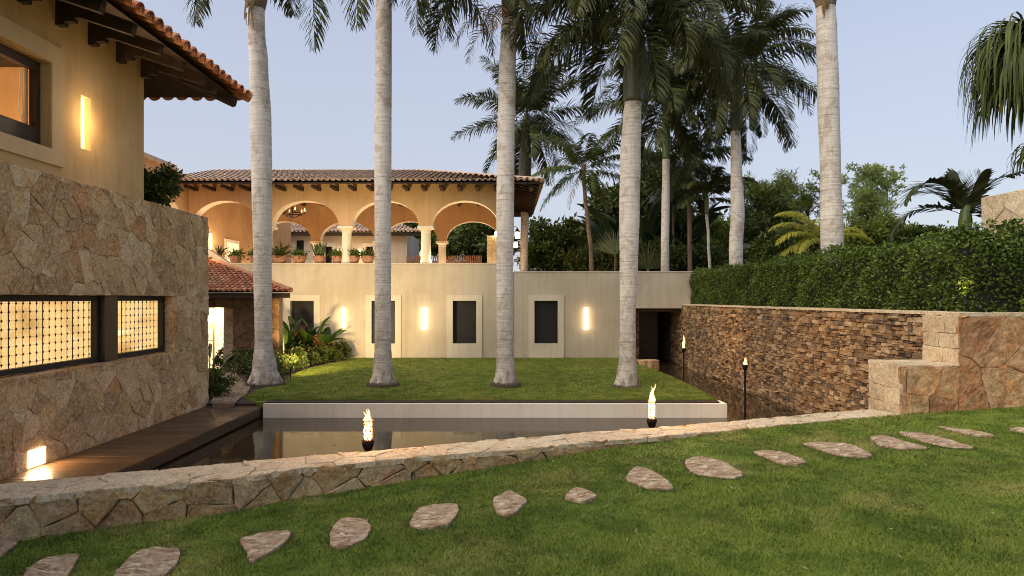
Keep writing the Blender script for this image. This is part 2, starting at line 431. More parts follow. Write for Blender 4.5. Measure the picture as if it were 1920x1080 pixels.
def stones(mb, polys, f, gap=0.008, depth=0.05, relief=0.012, seed=1, seg=0.08, rough=0.006, bevel=0.018, amp=0.010, stri=False):
    """each polygon becomes one rough-faced stone; f(u,v,d) maps to the world, d = out of the wall"""
    r = random.Random(seed)
    for poly in polys:
        n0 = len(poly); cx = sum(p[0] for p in poly)/n0; cy = sum(p[1] for p in poly)/n0
        pts = []
        for i in range(n0):
            a, b = poly[i], poly[(i+1) % n0]; l = math.hypot(b[0]-a[0], b[1]-a[1]); k = max(1, int(l/seg))
            for j in range(k):
                t = j/k; pts.append((a[0]+(b[0]-a[0])*t, a[1]+(b[1]-a[1])*t))
        n = len(pts)
        if n < 3: continue
        h0 = r.uniform(0.2, 1.0)*relief; tx, ty = r.uniform(-1, 1)*relief*2, r.uniform(-1, 1)*relief*2
        mr = sum(math.hypot(p[0]-cx, p[1]-cy) for p in pts)/n
        rings = []
        jit = [(r.uniform(-1,1)*rough, r.uniform(-1,1)*rough) for _ in pts]
        for (ins, dd, jk) in ((gap, -depth, 0.5), (gap, -bevel*0.4, 1.0), (gap+bevel, 0.0, 1.5)):
            k = max(0.15, 1 - ins/max(mr, 1e-3))
            ring = []
            for (p, j) in zip(pts, jit):
                x, y = cx+(p[0]-cx)*k + j[0]*jk, cy+(p[1]-cy)*k + j[1]*jk
                hh = h0 + (tx*(p[0]-cx) + ty*(p[1]-cy))/mr*0.5*k
                ring.append(f(x, y, dd if dd < -bevel else dd + hh + r.uniform(-1,1)*rough*(0.35 if dd < 0 else 0.12)))
            rings.append(ring)
        k1 = max(0.15, 1 - (gap+bevel)/max(mr, 1e-3)); nr_ = max(2, min(7, int(mr/0.035)))
        so = Vector((r.uniform(-50, 50), r.uniform(-50, 50), 0)); sx_, sy_ = (1.0, 2.6) if stri else (1.0, 1.0)
        def relf(x, y):
            q = Vector((x*sx_, y*sy_, 0))*5.5 + so
            return amp*(mnoise.noise(q) + .55*mnoise.noise(q*2.3) + .35*mnoise.noise(q*5.1))
        for q in range(1, nr_):
            k = k1*(1 - q/nr_); fade = min(1, q/1.5); ring = []
            for p in pts:
                x, y = cx+(p[0]-cx)*k, cy+(p[1]-cy)*k
                hh = h0 + (tx*(p[0]-cx) + ty*(p[1]-cy))/mr*0.5*k
                ring.append(f(x, y, hh + relf(x, y)*fade))
            rings.append(ring)
        vs = [v for rg in rings for v in rg] + [f(cx, cy, h0 + relf(cx, cy))]
        fs = []; nn = len(rings)
        for q in range(nn-1):
            for i in range(n): fs.append((q*n+i, q*n+(i+1)%n, (q+1)*n+(i+1)%n, (q+1)*n+i))
        for i in range(n): fs.append(((nn-1)*n+i, (nn-1)*n+(i+1)%n, nn*n))
        mb.add(vs, fs)
    return mb

def ledge(mb, u0, u1, v0, v1, f, seed=3, hs=(0.045, 0.10), ws=(0.10, 0.30), prot=0.065):
    r = random.Random(seed)
    v = v0
    while v < v1 - 0.01:
        h = min(r.uniform(*hs), v1 - v); u = u0 + r.uniform(-0.2, 0)
        while u < u1:
            w = r.uniform(*ws)*(0.7 + 0.6*(h-hs[0])/(hs[1]-hs[0])); a, b = max(u, u0), min(u+w, u1)
            u += w
            if b - a < 0.03: continue
            subs = [(v, v+h)]
            if h > 0.07 and r.random() < 0.3: subs = [(v, v+h*0.5), (v+h*0.5, v+h)]
            for (p0, p1) in subs:
                d = r.uniform(0.0, prot); j = lambda s=0.008: r.uniform(-s, s)
                g = 0.004
                vs = []
                dy = r.uniform(-0.012, 0.012)
                for dd in (-0.12, d):
                    k = 1.0 if dd > 0 else 0.2
                    for (x, y) in ((a+g, p0+g), (b-g, p0+g+dy), (b-g, p1-g+dy), (a+g, p1-g)):
                        vs.append(f(x + j()*k, y + j(0.006)*k, dd + (j(0.012) if dd > 0 else 0)))
                mb.add(vs, [(4,5,6,7),(0,4,7,3),(1,2,6,5),(3,7,6,2),(0,1,5,4)])
        v += h
    return mb

def holed(mb, u0, u1, v0, v1, t, f, holes):
    """wall slab with rectangular holes; f(u,v,d): d=0 front, d=-t back"""
    us = sorted({u0, u1, *[h[0] for h in holes], *[h[1] for h in holes]}); vs_ = sorted({v0, v1, *[h[2] for h in holes], *[h[3] for h in holes]})
    us = [u for u in us if u0 <= u <= u1]; vs_ = [v for v in vs_ if v0 <= v <= v1]
    inh = lambda u, v: any(h[0] < u < h[1] and h[2] < v < h[3] for h in holes)
    for i in range(len(us)-1):
        for j in range(len(vs_)-1):
            a, b, c, d = us[i], us[i+1], vs_[j], vs_[j+1]
            if inh((a+b)/2, (c+d)/2): continue
            mb.add([f(a,c,0),f(b,c,0),f(b,d,0),f(a,d,0)], [(0,1,2,3)])
            mb.add([f(a,c,-t),f(b,c,-t),f(b,d,-t),f(a,d,-t)], [(3,2,1,0)])
    for (a, b, c, d) in holes + [(u0, u1, v0, v1)]:
        a, b, c, d = max(a,u0), min(b,u1), max(c,v0), min(d,v1)
        for (p, q) in (((a,c),(b,c)),((b,c),(b,d)),((b,d),(a,d)),((a,d),(a,c))):
            mb.add([f(*p,0), f(*q,0), f(*q,-t), f(*p,-t)], [(0,1,2,3)])
    return mb

def arcade(mb, soff, u0, u1, vs, vt, t, f, arches, seg=22):
    """soff is a list that gets one mesh per arch; wall above the springing line with arched openings; soff collects the soffits"""
    cuts = [u0]
    for (c, hw, rise) in arches: cuts += [c-hw, c+hw]
    cuts.append(u1)
    def quad(a, b, za, zb):
        mb.add([f(a,za,0),f(b,zb,0),f(b,vt,0),f(a,vt,0)], [(0,1,2,3)])
        mb.add([f(a,za,-t),f(b,zb,-t),f(b,vt,-t),f(a,vt,-t)], [(3,2,1,0)])
    for i in range(0, len(cuts), 2):
        a, b = cuts[i], cuts[i+1]
        if b - a > 1e-4:
            quad(a, b, vs, vs); mb.add([f(a,vs,0),f(b,vs,0),f(b,vs,-t),f(a,vs,-t)], [(3,2,1,0)])
    for (c, hw, rise) in arches:
        pr = None; so1 = MB(); soff.append(so1)
        for k in range(seg+1):
            th = math.pi*(1 - k/seg); p = (c + hw*math.cos(th), vs + rise*math.sin(th))
            if pr:
                quad(pr[0], p[0], pr[1], p[1])
                so1.add([f(pr[0],pr[1],0),f(p[0],p[1],0),f(p[0],p[1],-t),f(pr[0],pr[1],-t)], [(3,2,1,0)])
            pr = p
    for u in (u0, u1): mb.add([f(u,vs,0),f(u,vs,-t),f(u,vt,-t),f(u,vt,0)], [(0,1,2,3)])
    mb.add([f(u0,vt,0),f(u1,vt,0),f(u1,vt,-t),f(u0,vt,-t)], [(0,1,2,3)])

def tiles(mb, o, e, s, elen, slen, pitch=0.24, tlen=0.38, rad=None, keep=None, seed=5, lift=0.02, pans=True):
    """barrel tiles on a plane: o corner, e unit along the eave, s unit up the slope"""
    r = random.Random(seed); o, e, s = Vector(o), Vector(e).normalized(), Vector(s).normalized(); n = e.cross(s)
    if n.z < 0: n = -n
    rad = rad or pitch*0.40; nc = int(elen/pitch); nr = int(math.ceil(slen/(tlen*0.85)))
    for i in range(nc):
        for j in range(nr):
            u = (i+.5)*pitch; v = j*tlen*0.85
            if v > slen: continue
            if keep and not keep(u, v + tlen*0.4): continue
            for pan in ((0, 1) if pans else (0,)):
                if pan and j > 2 : continue
                uu = u + (pitch/2 if pan else 0); w = r.uniform(-0.008, 0.008); r0 = rad*r.uniform(0.97, 1.05); r1 = r0*0.86
                vs = []
                for (vv, rr, up) in ((v - 0.04*r.random(), r0, lift + 0.022), (v + tlen, r1, lift)):
                    for k in range(8):
                        a = math.pi*k/7
                        x = math.cos(a)*rr; y = math.sin(a)*rr*(1.0 if not pan else -0.75) + (0 if not pan else rad*0.55)
                        vs.append(o + e*(uu + x + w) + s*vv + n*(y + up))
                for (vv, rr, up) in ((v - 0.02, r0-0.018, lift + 0.022), (v + tlen*0.3, r0-0.02, lift)):
                    for k in range(8):
                        a = math.pi*k/7
                        x = math.cos(a)*rr; y = math.sin(a)*rr*(1.0 if not pan else -0.75) + (0 if not pan else rad*0.55)
                        vs.append(o + e*(uu + x + w) + s*vv + n*(y + up))
                fs = [(k, k+1, 8+k+1, 8+k) for k in range(7)]
                if j == 0: fs += [(k, 16+k, 17+k, k+1) for k in range(7)] + [(16+k, 24+k, 25+k, 17+k) for k in range(7)]
                mb.add(vs, fs)
    return mb

# ================================================================ levels
ZW, ZL, ZR = -2.53, -2.22, -2.235         # pond water, back lawn, basin rim
XL, XRW, YW = -6.4, 6.74, 25.6            # left stone wall, right stone wall, main wall
ZB = -1.70                                # top of the low curved wall

def interp(x, tab):
    if x <= tab[0][0]: return tab[0][1]
    for (a, va), (b, vb) in zip(tab, tab[1:]):
        if x <= b: return va + (vb-va)*(x-a)/(b-a)
    return tab[-1][1]

LZ = [(-9,-2.12),(-4.2,-2.07),(-2.77,-2.02),(-1.4,-1.97),(.06,-1.86),(1.78,-1.77),(3.1,-1.71),(5.8,-1.70),(7.6,-1.58),(12,-1.45),(60,-1.2)]
def lawn_z(x, y=0): return interp(x, LZ)

front_px = [(-260,958),(-120,949),(0,939),(248,913),(434,899),(574,877),(640,872),(799,856),(953,845),(1036,837),(1147,826),(1214,821),(1340,810),(1494,795),(1600,786),(1690,778)]
back_px = [(-260,925),(-120,916),(0,907),(219,888),(408,871),(550,857),(700,846),(862,830),(1103,811),(1340,793),(1426,785),(1560,773),(1633,767)]
front_c = [Gz(x, y, ZB) for x, y in front_px]; back_c = [Gz(x, y, ZB) for x, y in back_px]
front_c.insert(0, Vector((-6.9, front_c[0].y - 0.55, ZB))); back_c.insert(0, Vector((-6.9, back_c[0].y - 0.4, ZB)))
FT = [(p.x, p.y) for p in front_c]; BT = [(p.x, p.y) for p in back_c]
def wall_front(x): return interp(x, FT)
def wall_back(x): return interp(x, BT)

# ---------------------------------------------------------------- ground and water
mb = MB(); mb.box(-300, 300, -60, 600, -6.0, -3.4); tag(mb.build('ground', M['soil']), kind='structure')
mb = MB(); mb.add([(-9, 3.5, ZW), (7.2, 3.5, ZW), (7.2, 29.5, ZW), (-9, 29.5, ZW)], [(0,1,2,3)])
tag(mb.build('water', M['water']), kind='structure')
# front lawn: one sheet bounded by the low wall
vs = []; fs = []; xs = sorted({round(v, 3) for v in list(np.linspace(-9, 12, 85)) + [-60, -30, -15, 20, 35, 60]})
NR = 40
for x in xs:
    ymax = wall_front(x) + 0.10 if x < 5.75 else 10.02
    if x < -6.9: ymax = wall_front(-6.9) + 0.1
    for k in range(NR+1):
        t = k/NR; y = ymax - (1-t)**2*(ymax + 40)
        vs.append((x, y, lawn_z(x, y)))
for i in range(len(xs)-1):
    for k in range(NR):
        a = i*(NR+1)+k; fs.append((a, a+NR+1, a+NR+2, a+1))
mb = MB(); mb.add(vs, fs); tag(mb.build('front_lawn', M['grass'], smooth=True), kind='structure')

# back lawn island
lawn_px = [(456,744),(485,730),(530,716),(547,702),(580,690),(619,681),(655,674)]
lawn_pts = [Gz(x, y, ZL).xy for x, y in lawn_px]
isl = [(4.62, 14.62), (4.78, 16.5), (4.8, 19), (4.76, 20.5), (4.62, 22.5), (4.45, 23.6), (4.9, 24.6), (4.9, 25.58)]
back_poly = [(-5.3, 14.62)] + isl + [(-5.9, 25.58)] + [tuple(p) for p in lawn_pts[::-1]]
mb = MB(); mb.poly(back_poly, -2.9, ZL); tag(mb.build('back_lawn', M['grass2']), kind='structure')
# planting bed left of the lawn, gravel path
bed = [(-14, 14.9), (-5.3, 14.63)] + [tuple(p) for p in lawn_pts] + [(-5.9, 25.58), (-14, 25.58)]
mb = MB(); mb.poly(bed, -2.9, ZL - 0.03); tag(mb.build('planting_bed', M['soil']), kind='structure')
gp = [Gz(x, y, ZL).xy for x, y in ((398,757),(404,735),(414,712),(418,700),(440,700),(452,714),(468,727),(462,737),(445,748),(437,757))]
mb = MB(); mb.poly([tuple(p) for p in gp][::-1], -2.5, ZL + 0.004); tag(mb.build('gravel_path', M['gravel']), kind='structure')
gr = random.Random(4); gm = MB()
for _ in range(900):
    i = gr.randrange(len(gp)); j = gr.randrange(len(gp)); t = gr.random(); p = gp[i].lerp(gp[j], t)
    s = gr.uniform(.012, .03); c = Vector((p.x, p.y, ZL + 0.008))
    gm.add([c+Vector((-s,-s*.7,0)), c+Vector((s,-s,0)), c+Vector((s*.8,s,0)), c+Vector((-s,s*.8,0)), c+Vector((0,0,s*.9))], [(0,1,4),(1,2,4),(2,3,4),(3,0,4)])
tag(gm.build('gravel_stones', M['gravel']), kind='stuff')
# terrace ground behind the main wall and behind the right wall
mb = MB(); mb.box(7.0, 300, 10.9, 600, -3.0, -0.32); mb.box(12.0, 300, -60, 10.85, -3.0, -0.33)
tag(mb.build('raised_ground', M['soil']), kind='structure')
mb = MB(); mb.box(-300, 6.98, 33.4, 600, -3.0, 0.28); tag(mb.build('terrace_ground', M['soil']), kind='structure')

# ================================================================ low curved stone wall in front
low = empty('low_garden_wall', (0, 8, -2.2), 'low curved stone wall with pale flat cap between the front lawn and the pond', 'garden wall')
def resample(pts, n):
    d = [0]
    for a, b in zip(pts, pts[1:]): d.append(d[-1] + (b-a).length)
    out = []
    for k in range(n):
        t = d[-1]*k/(n-1); i = max(0, min(len(pts)-2, next((q for q in range(len(d)-1) if d[q+1] >= t), len(pts)-2)))
        out.append(pts[i].lerp(pts[i+1], (t-d[i])/max(d[i+1]-d[i], 1e-6)))
    return out, d[-1]
fr, LW = resample([Vector((p.x, p.y, ZB)) for p in front_c], 200)
bk, _ = resample([Vector((p.x, p.y, ZB)) for p in back_c], 200)
def curve_at(arr, u):
    t = max(0, min(198.999, u/LW*199)); i = int(t); return arr[i].lerp(arr[i+1], t-i)
def f_top(u, v, d):      # v 0..1 from front to back
    a = curve_at(fr, u); b = curve_at(bk, u); p = a.lerp(b, v); p.z = ZB + d; return p
def f_face(u, v, d):     # v = height below the top
    a = curve_at(fr, u); b = curve_at(bk, u); o = (a-b).normalized(); p = a + o*(d - 0.012); p.z = ZB + v; return p
def f_rear(u, v, d):
    a = curve_at(fr, u); b = curve_at(bk, u); o = (b-a).normalized(); p = b + o*(d - 0.03); p.z = ZB + v; return p
mb = MB(); CWD = .46
stones(mb, cells(0, LW, 0, CWD, 0.46, 0.20, 23, jit=0.40, drop=0.10), lambda u, v, d: f_top(u, v/CWD, d), gap=0.0025, depth=0.05, relief=0.007, seed=77, seg=0.06, rough=0.009, bevel=0.008)
mb.build('cap_stone', M['capstone'], low)
mb = MB(); stones(mb, cells(0, LW, -0.62, 0.0, 0.42, 0.21, 21, jit=0.22, drop=0.05), f_face, gap=0.003, depth=0.07, relief=0.018, seed=5, rough=0.012, bevel=0.014, amp=.014)
mb.build('stone_face', M['lowstone'], low)
mb = MB(); stones(mb, cells(0, LW, -0.9, 0.0, 0.42, 0.26, 22), f_rear, gap=0.007, depth=0.07, relief=0.02, seed=6, rough=0.010, seg=0.2)
mb.build('rear_face', M['lowstone'], low)
mb = MB()
for i in range(199):
    vs = []
    for k in (i, i+1):
        a, b = fr[k], bk[k]; o = (a-b).normalized()*0.035
        vs += [Vector((a.x-o.x, a.y-o.y, -2.9)), Vector((a.x-o.x, a.y-o.y, ZB-0.012)), Vector((b.x+o.x, b.y+o.y, ZB-0.012)), Vector((b.x+o.x, b.y+o.y, -2.9))]
    mb.add(vs, [(0,1,5,4),(1,2,6,5),(2,3,7,6)])
mb.build('mortar_core', M['mortar_dark'], low)

# ================================================================ basin rim (planter edge)
rim = empty('basin_edge', (0, 14.5, ZW), 'pale grey concrete basin edge holding the back lawn above the pond', 'pond edge')
mb = MB(); 
mb.box(-5.12, 4.74, 14.5, 14.62, -2.95, ZR)
mb.box(4.62, 4.74, 14.62, 15.0, -2.95, ZR); mb.build('edge_wall', M['white'], rim)
# soil strip with turf fringe
mb = MB(); mb.box(-5.12, 4.62, 14.62, 14.95, -2.9, ZL + 0.006); tag(mb.build('soil_strip', M['soil']), kind='structure')

# ================================================================ deck
deck = empty('wooden_deck', (-5.8, 10, -2.3), 'dark timber boardwalk over the pond along the left stone wall', 'deck')
mb = MB(); y = 4.2; r = random.Random(2)
while y < 14.85:
    mb.box(-6.38, -5.15, y, y+0.118, -2.335, -2.30 + r.uniform(-.0015,.0015)); y += 0.125
mb.build('deck_boards', M['deck'], deck)
mb = MB(); mb.box(-5.21, -5.16, 4.2, 14.86, -2.50, -2.338); mb.box(-6.3, -6.2, 4.2, 14.86, -2.50, -2.338); mb.box(-5.2,-5.14,14.84,14.9,-2.5,-2.3)
mb.build('deck_beam', M['wood_dark'], deck)

# ================================================================ left stone house
YE, YS = 14.76, 12.17                     # far end of stone wall / of the plastered storey
lh = empty('stone_house', (-8, 10, -2.5), 'two storey house with rubble stone base and ochre plaster storey at left', 'house')
fL = lambda u, v, d: (XL + d, u, v)
Z0, Z1 = -2.62, 1.75
hole = (4.0, 13.28, -1.05, 0.055)
mb = MB()
stones(mb, cells(1.0, YE, hole[3], Z1, 0.30, 0.26, 31, jit=.5, drop=0.30), fL, gap=0.003, depth=0.05, relief=0.016, seed=8, rough=0.012, bevel=0.009, amp=.014)
stones(mb, cells(1.0, YE, Z0, hole[2], 0.30, 0.26, 32, jit=.5, drop=0.30), fL, gap=0.003, depth=0.05, relief=0.016, seed=9, rough=0.012, bevel=0.009, amp=.014)
stones(mb, cells(hole[1], YE, hole[2], hole[3], 0.42, 0.33, 33, drop=0.1), fL, gap=0.003, depth=0.05, relief=0.016, seed=10, rough=0.012, bevel=0.009, amp=.014)
# reveal of the opening and its sill, end face
stones(mb, cells(XL-0.35, XL-0.004, hole[2], hole[3], 0.3, 0.3, 34), lambda u, v, d: (u, hole[1] - d - 0.006, v), gap=0.004, depth=0.05, relief=0.006, seed=11)
stones(mb, cells(XL-0.5, XL, Z0, Z1, 0.35, 0.33, 35), lambda u, v, d: (u, YE + d, v), gap=0.004, depth=0.05, relief=0.01, seed=12)
mb.build('stone_wall', M['rubble'], lh)
mb = MB()
stones(mb, ashlar(4.0, hole[1], XL-0.34, XL+0.008, (0.34,0.36), (0.4,0.9), 5), lambda u, v, d: (v, u, hole[2] + 0.012 + d), gap=0.004, depth=0.04, relief=0.004, seed=13, bevel=0.01)
mb.build('window_sill', M['rubble'], lh); mb = MB()
stones(mb, [[(a, b) for a, b in q] for q in ashlar(1.0, YE, XL-0.55, XL+0.006, (0.3,0.3), (0.3,0.6), 6)], lambda u, v, d: (v, u, Z1 + d), gap=0.004, depth=0.04, relief=0.006, seed=14, bevel=0.01)
mb.build('wall_coping', M['rubble'], lh)
mb = MB(); mb.box(-9, XL-0.012, 1.0, YE-0.012, Z0, hole[2]); mb.box(-9, XL-0.012, 1.0, YE-0.012, hole[3], Z1-0.012)
mb.box(-9, XL-0.012, hole[1]+0.012, YE-0.012, hole[2], hole[3]); mb.box(-9, XL-0.012, 1.0, 4.0, hole[2], hole[3]); mb.box(-9,-8.9,4.0,hole[1],hole[2],hole[3])
mb.build('mortar', M['mortar'], lh)

# strip window: two panes with a broad post and rods strung with diamonds
XG = XL - 0.24
def strip_pane(y0, y1, lab):
    w = MB(); z0, z1 = hole[2]+0.03, hole[3]; fw = 0.075
    w.box(XG-0.05, XG+0.05, y0, y1, z1-fw-0.02, z1-0.004); w.box(XG-0.05, XG+0.05, y0, y1, z0, z0+fw)
    w.box(XG-0.05, XG+0.05, y0, y0+fw, z0+fw, z1-fw-0.02); w.box(XG-0.05, XG+0.05, y1-fw, y1, z0+fw, z1-fw-0.02)
    fo = w.build('strip_window', M['metal_black'], lh); 
    g = MB(); g.box(XG-0.10, XG-0.085, y0+0.01, y1-0.01, z0+0.01, z1-0.03); g.build('pane', M['pane'], fo)
    s = MB(); y = y0+fw+0.075; k = 0
    while y < y1-fw-0.03:
        rr = 0.0022 if k % 5 != 2 else 0.010
        s.box(XG-0.055-rr*0.3, XG-0.05+rr*0.3, y-rr/2, y+rr/2, z0+fw, z1-fw-0.02)
        z = z0+fw+0.055
        while z < z1-fw-0.03:
            q = 0.026
            s.add([(XG-0.047, y-q, z), (XG-0.047, y, z-q), (XG-0.047, y+q, z), (XG-0.047, y, z+q), (XG-0.035, y, z), (XG-0.06, y, z)], [(0,1,4),(1,2,4),(2,3,4),(3,0,4),(1,0,5),(2,1,5),(3,2,5),(0,3,5)])
            z += 0.118
        y += 0.137; k += 1
    z = z0+fw+0.055
    while z < z1-fw-0.03: s.box(XG-0.052, XG-0.048, y0+fw, y1-fw, z-0.0014, z+0.0014); z += 0.118
    s.build('rod_screen', M['metal_black'], fo)

def pane_mat():
    m, nt, ns, lk, b = new_mat('lit patterned glass')
    v = coord(nt, (1, 1.0, 2.6)); v2 = coord(nt, (1, 1, 1))
    n = noise(nt, v, .75, 3, 0.5, 0.4)
    c = ramp(nt, [(.42,.24,.07),(.62,.38,.14),(.78,.50,.21),(.66,.43,.15),(1.0,.80,.45)], contrast(nt, n, 0.32, 0.7))
    vo = nt.nodes.new('ShaderNodeTexVoronoi'); vo.inputs['Scale'].default_value = 42; lk.new(v2, vo.inputs['Vector'])
    n2 = noise(nt, v2, 55, 3, 0.6)
    c = mix(nt, c, (.74,.70,.62), contrast(nt, n2, 0.42, 0.62), 'MULTIPLY')
    b.inputs['Base Color'].default_value = (.05, .04, .03, 1); b.inputs['Roughness'].default_value = 0.25
    lk.new(c, b.inputs['Emission Color']); b.inputs['Emission Strength'].default_value = 1.05
    return m
M['pane'] = pane_mat()
strip_pane(4.0, 11.12, ''); strip_pane(11.52, 13.26, '')
mb = MB(); mb.box(XG-0.10, XG+0.13, 11.13, 11.51, hole[2]+0.03, hole[3]-0.004); mb.build('window_post', M['wood_dark'], lh)
mb = MB(); mb.box(XG-0.15, XG-0.12, 4.0, 13.26, hole[2]+0.02, hole[3]-0.004); mb.build('window_backing', M['dark'], lh)

# upper storey
up_hole = (5.2, 9.66, 2.13, 3.33); sc_hole = (10.36, 10.60, 2.29, 3.10)
fU = lambda u, v, d: (XL - 0.02 + d, u, v)
mb = MB(); holed(mb, 1.0, YS, Z1-0.03, 4.55, 0.3, fU, [up_hole, sc_hole])
mb.box(-12, XL-0.05, YS-0.3, YS, Z1-0.03, 4.55)
mb.build('plaster_wall', M['ochre'], lh)
mb = MB(); holed(mb, 4.6, 9.92, 1.90, 3.60, 0.03, lambda u, v, d: (XL + 0.015 + d, u, v), [(5.2, 9.65, 2.12, 3.34)])
mb.build('window_surround', M['ochre_trim'], lh)
XF = XL - 0.21
w = MB(); y0, y1, z0, z1 = 5.2, 9.66, 2.13, 3.33
w.box(XF-0.04, XF+0.05, y1-0.10, y1, z0, z1); w.box(XF-0.04, XF+0.05, y0, y1-0.1, z1-0.13, z1); w.box(XF-0.04, XF+0.05, y0, y1-0.1, z0, z0+0.27)
w.box(XF-0.03, XF+0.03, 7.0, 7.08, z0+.27, z1-.13)
uw = w.build('upper_window', M['wood_dark'], lh)
w = MB(); w.tube([(XF-.06, y1-.17, z1-.14), (XF-.06, y1-.19, z0+.5), (XF-.06, y1-.23, z0+.36), (XF-.06, y1-.28, z0+.5), (XF-.06, y1-.24, z1-.14)], .006, 5)
w.build('blind_cord', M['pale'], uw)
w = MB(); w.box(XF-.10, XF-.05, y1-.16, y1-.11, z0+.27, z1-.13); w.build('curtain', M['orange'], uw)
w = MB(); w.box(-10.6, -10.5, 4.6, 11.6, 1.6, 4.2); w.box(-10.5, XL-.35, 11.6, 11.7, 1.6, 4.2); w.build('room_wall', M['orange'], lh)
w = MB(); w.box(-10.6, XL-.35, 4.6, 11.7, 3.95, 4.05); w.box(-10.6, XL-.35, 4.5, 4.6, 1.6, 4.2); w.build('room_ceiling', M['pale'], lh)
w = MB(); w.box(-10.6, XL-.35, 4.6, 11.7, 1.55, 1.62); w.build('room_floor', M['terracotta'], lh)
w = MB()
for y in (6.4, 8.0, 9.6, 10.9): w.box(-10.5, XL-.36, y, y+.16, 3.75, 3.95)
w.build('room_beam', M['wood_eave'], lh)
w = MB(); w.box(XL-.14, XL-.12, *sc_hole); w.build('wall_sconce', M['lamp'], lh)
w = MB(); w.box(XL-.13, XL+.034, 9.16, 9.48, -2.275, -2.05); w.build('step_light', emit('step light glow', (1.0,.74,.42), 6.0, .25, 14), lh)

# roof with overhanging eave, rafters and tiles
EX, EY = -5.12, 13.58; ze = 3.92; sl = 0.36
rf = MB(); DX, DY = EX-.10, EY-.32
zt = lambda x: ze + (EX - x)*sl
xr = -12.0
rise = (EX - xr)*sl
ridge_y = EY - (EX - xr)
zd = ze - .0
for dz_ in (0, -.05):
    rf.add([(DX, -4, zd+.036+dz_), (DX, DY, zd+.036+dz_), (xr, ridge_y, zd+rise+dz_), (xr, -4, zd+rise+dz_)], [(0,1,2,3) if dz_ == 0 else (3,2,1,0)])
    rf.add([(DX, DY, zd+.036+dz_), (-20, DY, zd+.036+dz_), (-20, ridge_y, zd+rise+dz_), (xr, ridge_y, zd+rise+dz_)], [(0,1,2,3) if dz_ == 0 else (3,2,1,0)])
roof = rf.build('roof', M['wood_eave'], lh)
t = MB()
sv = Vector((-1, 0, sl)).normalized(); sv2 = Vector((0, -1, sl)).normalized(); k = math.sqrt(1+sl*sl)
tiles(t, Vector((EX+.05, 2.0, ze+.03)), (0,1,0), sv, EY-2.0, 7.2, 0.28, 0.42, keep=lambda u, v: (EY-2.0-u) > v/k - .1, seed=6)
tiles(t, Vector((-14, EY+.05, ze+.03)), (1,0,0), sv2, 14+EX, 7.2, 0.28, 0.42, keep=lambda u, v: (14+EX-u) > v/k - .1, seed=7)
t.tube([(EX+.05, EY+.05, ze+.10), (xr, ridge_y, ze+rise+.12)], .11, 8)
t.build('roof_tiles', M['tile'], roof)
y = 3.7
while y < 12.3:
    b_ = MB(); b_.bar(Vector((XL-.1, y, zt(XL)-.13)), Vector((EX-.20, y, zt(EX-.20)-.13)), .11, .16)
    for q in range(5):
        b_.box(XL-.03, XL+.10+.55*q/4, y-.056, y+.056, zt(XL)-.46+.05*q, zt(XL)-.41+.05*q)
    if y > 6: b_.build('rafter', M['wood_eave'], roof)
    y += .765
for x in (-7.2, -8.0, -8.8, -9.6):
    b_ = MB(); b_.bar((x, YS-.1, ze+(EY-YS)*sl-.13), (x, EY-.22, ze+.08-.13), .11, .16); b_.build('rafter', M['wood_eave'], roof)
b_ = MB(); b_.bar((XL-.05, YS-.05, ze+1.38*sl-.13), (EX-.16, EY-.16, ze-.07), .13, .17); b_.build('hip_rafter', M['wood_eave'], roof)
b_ = MB(); b_.bar((XL+.5, YS+.45, zt(XL+.5)-.13), (EX-.20, YS+.45, zt(EX-.20)-.13), .11, .16); b_.build('rafter', M['wood_eave'], roof)
# bush on the ledge
# ================================================================ recessed sconces helper
def sconce(parent, x0, x1, z0, z1, y):
    w = MB(); w.box(x0+.004, x1-.004, y+.07, y+.09, z0+.004, z1-.004); return w.build('wall_sconce', M['lamp'], parent)

# ================================================================ villa: main wall + arcade
vl = empty('arcaded_villa', (-4, YW, -2.2), 'cream villa with orange arched gallery, tiled roof and recessed dark windows', 'villa')
fW = lambda u, v, d: (u, YW - d, v)
winX = [(-373/50.0)]
cx_w = [(567-CX)/50, (719-CX)/50, (871-CX)/50, (1024-CX)/50]
wh = [(c-.44, c+.44, -1.68, -.08) for c in cx_w]
sx = [(644-CX)/50, (795.5-CX)/50, (1099.5-CX)/50]
sh = [(x-.085, x+.085, -1.16, -.33) for x in sx]
sh[0] = (sx[0]-.085, sx[0]+.085, -1.15, -.33)
mb = MB(); holed(mb, -12.0, .34, -2.9, 1.30, .5, fW, wh[:3] + sh[:2]); mb.build('lower_wall', M['cream'], vl)
mb = MB(); holed(mb, 4.9, 8.2, -.36, 1.0, .5, lambda u, v, d: (u, YW+.03-d, v), [])
holed(mb, .345, 4.9, -2.9, 1.0, .5, lambda u, v, d: (u, YW+.03-d, v), [wh[3], sh[2]])
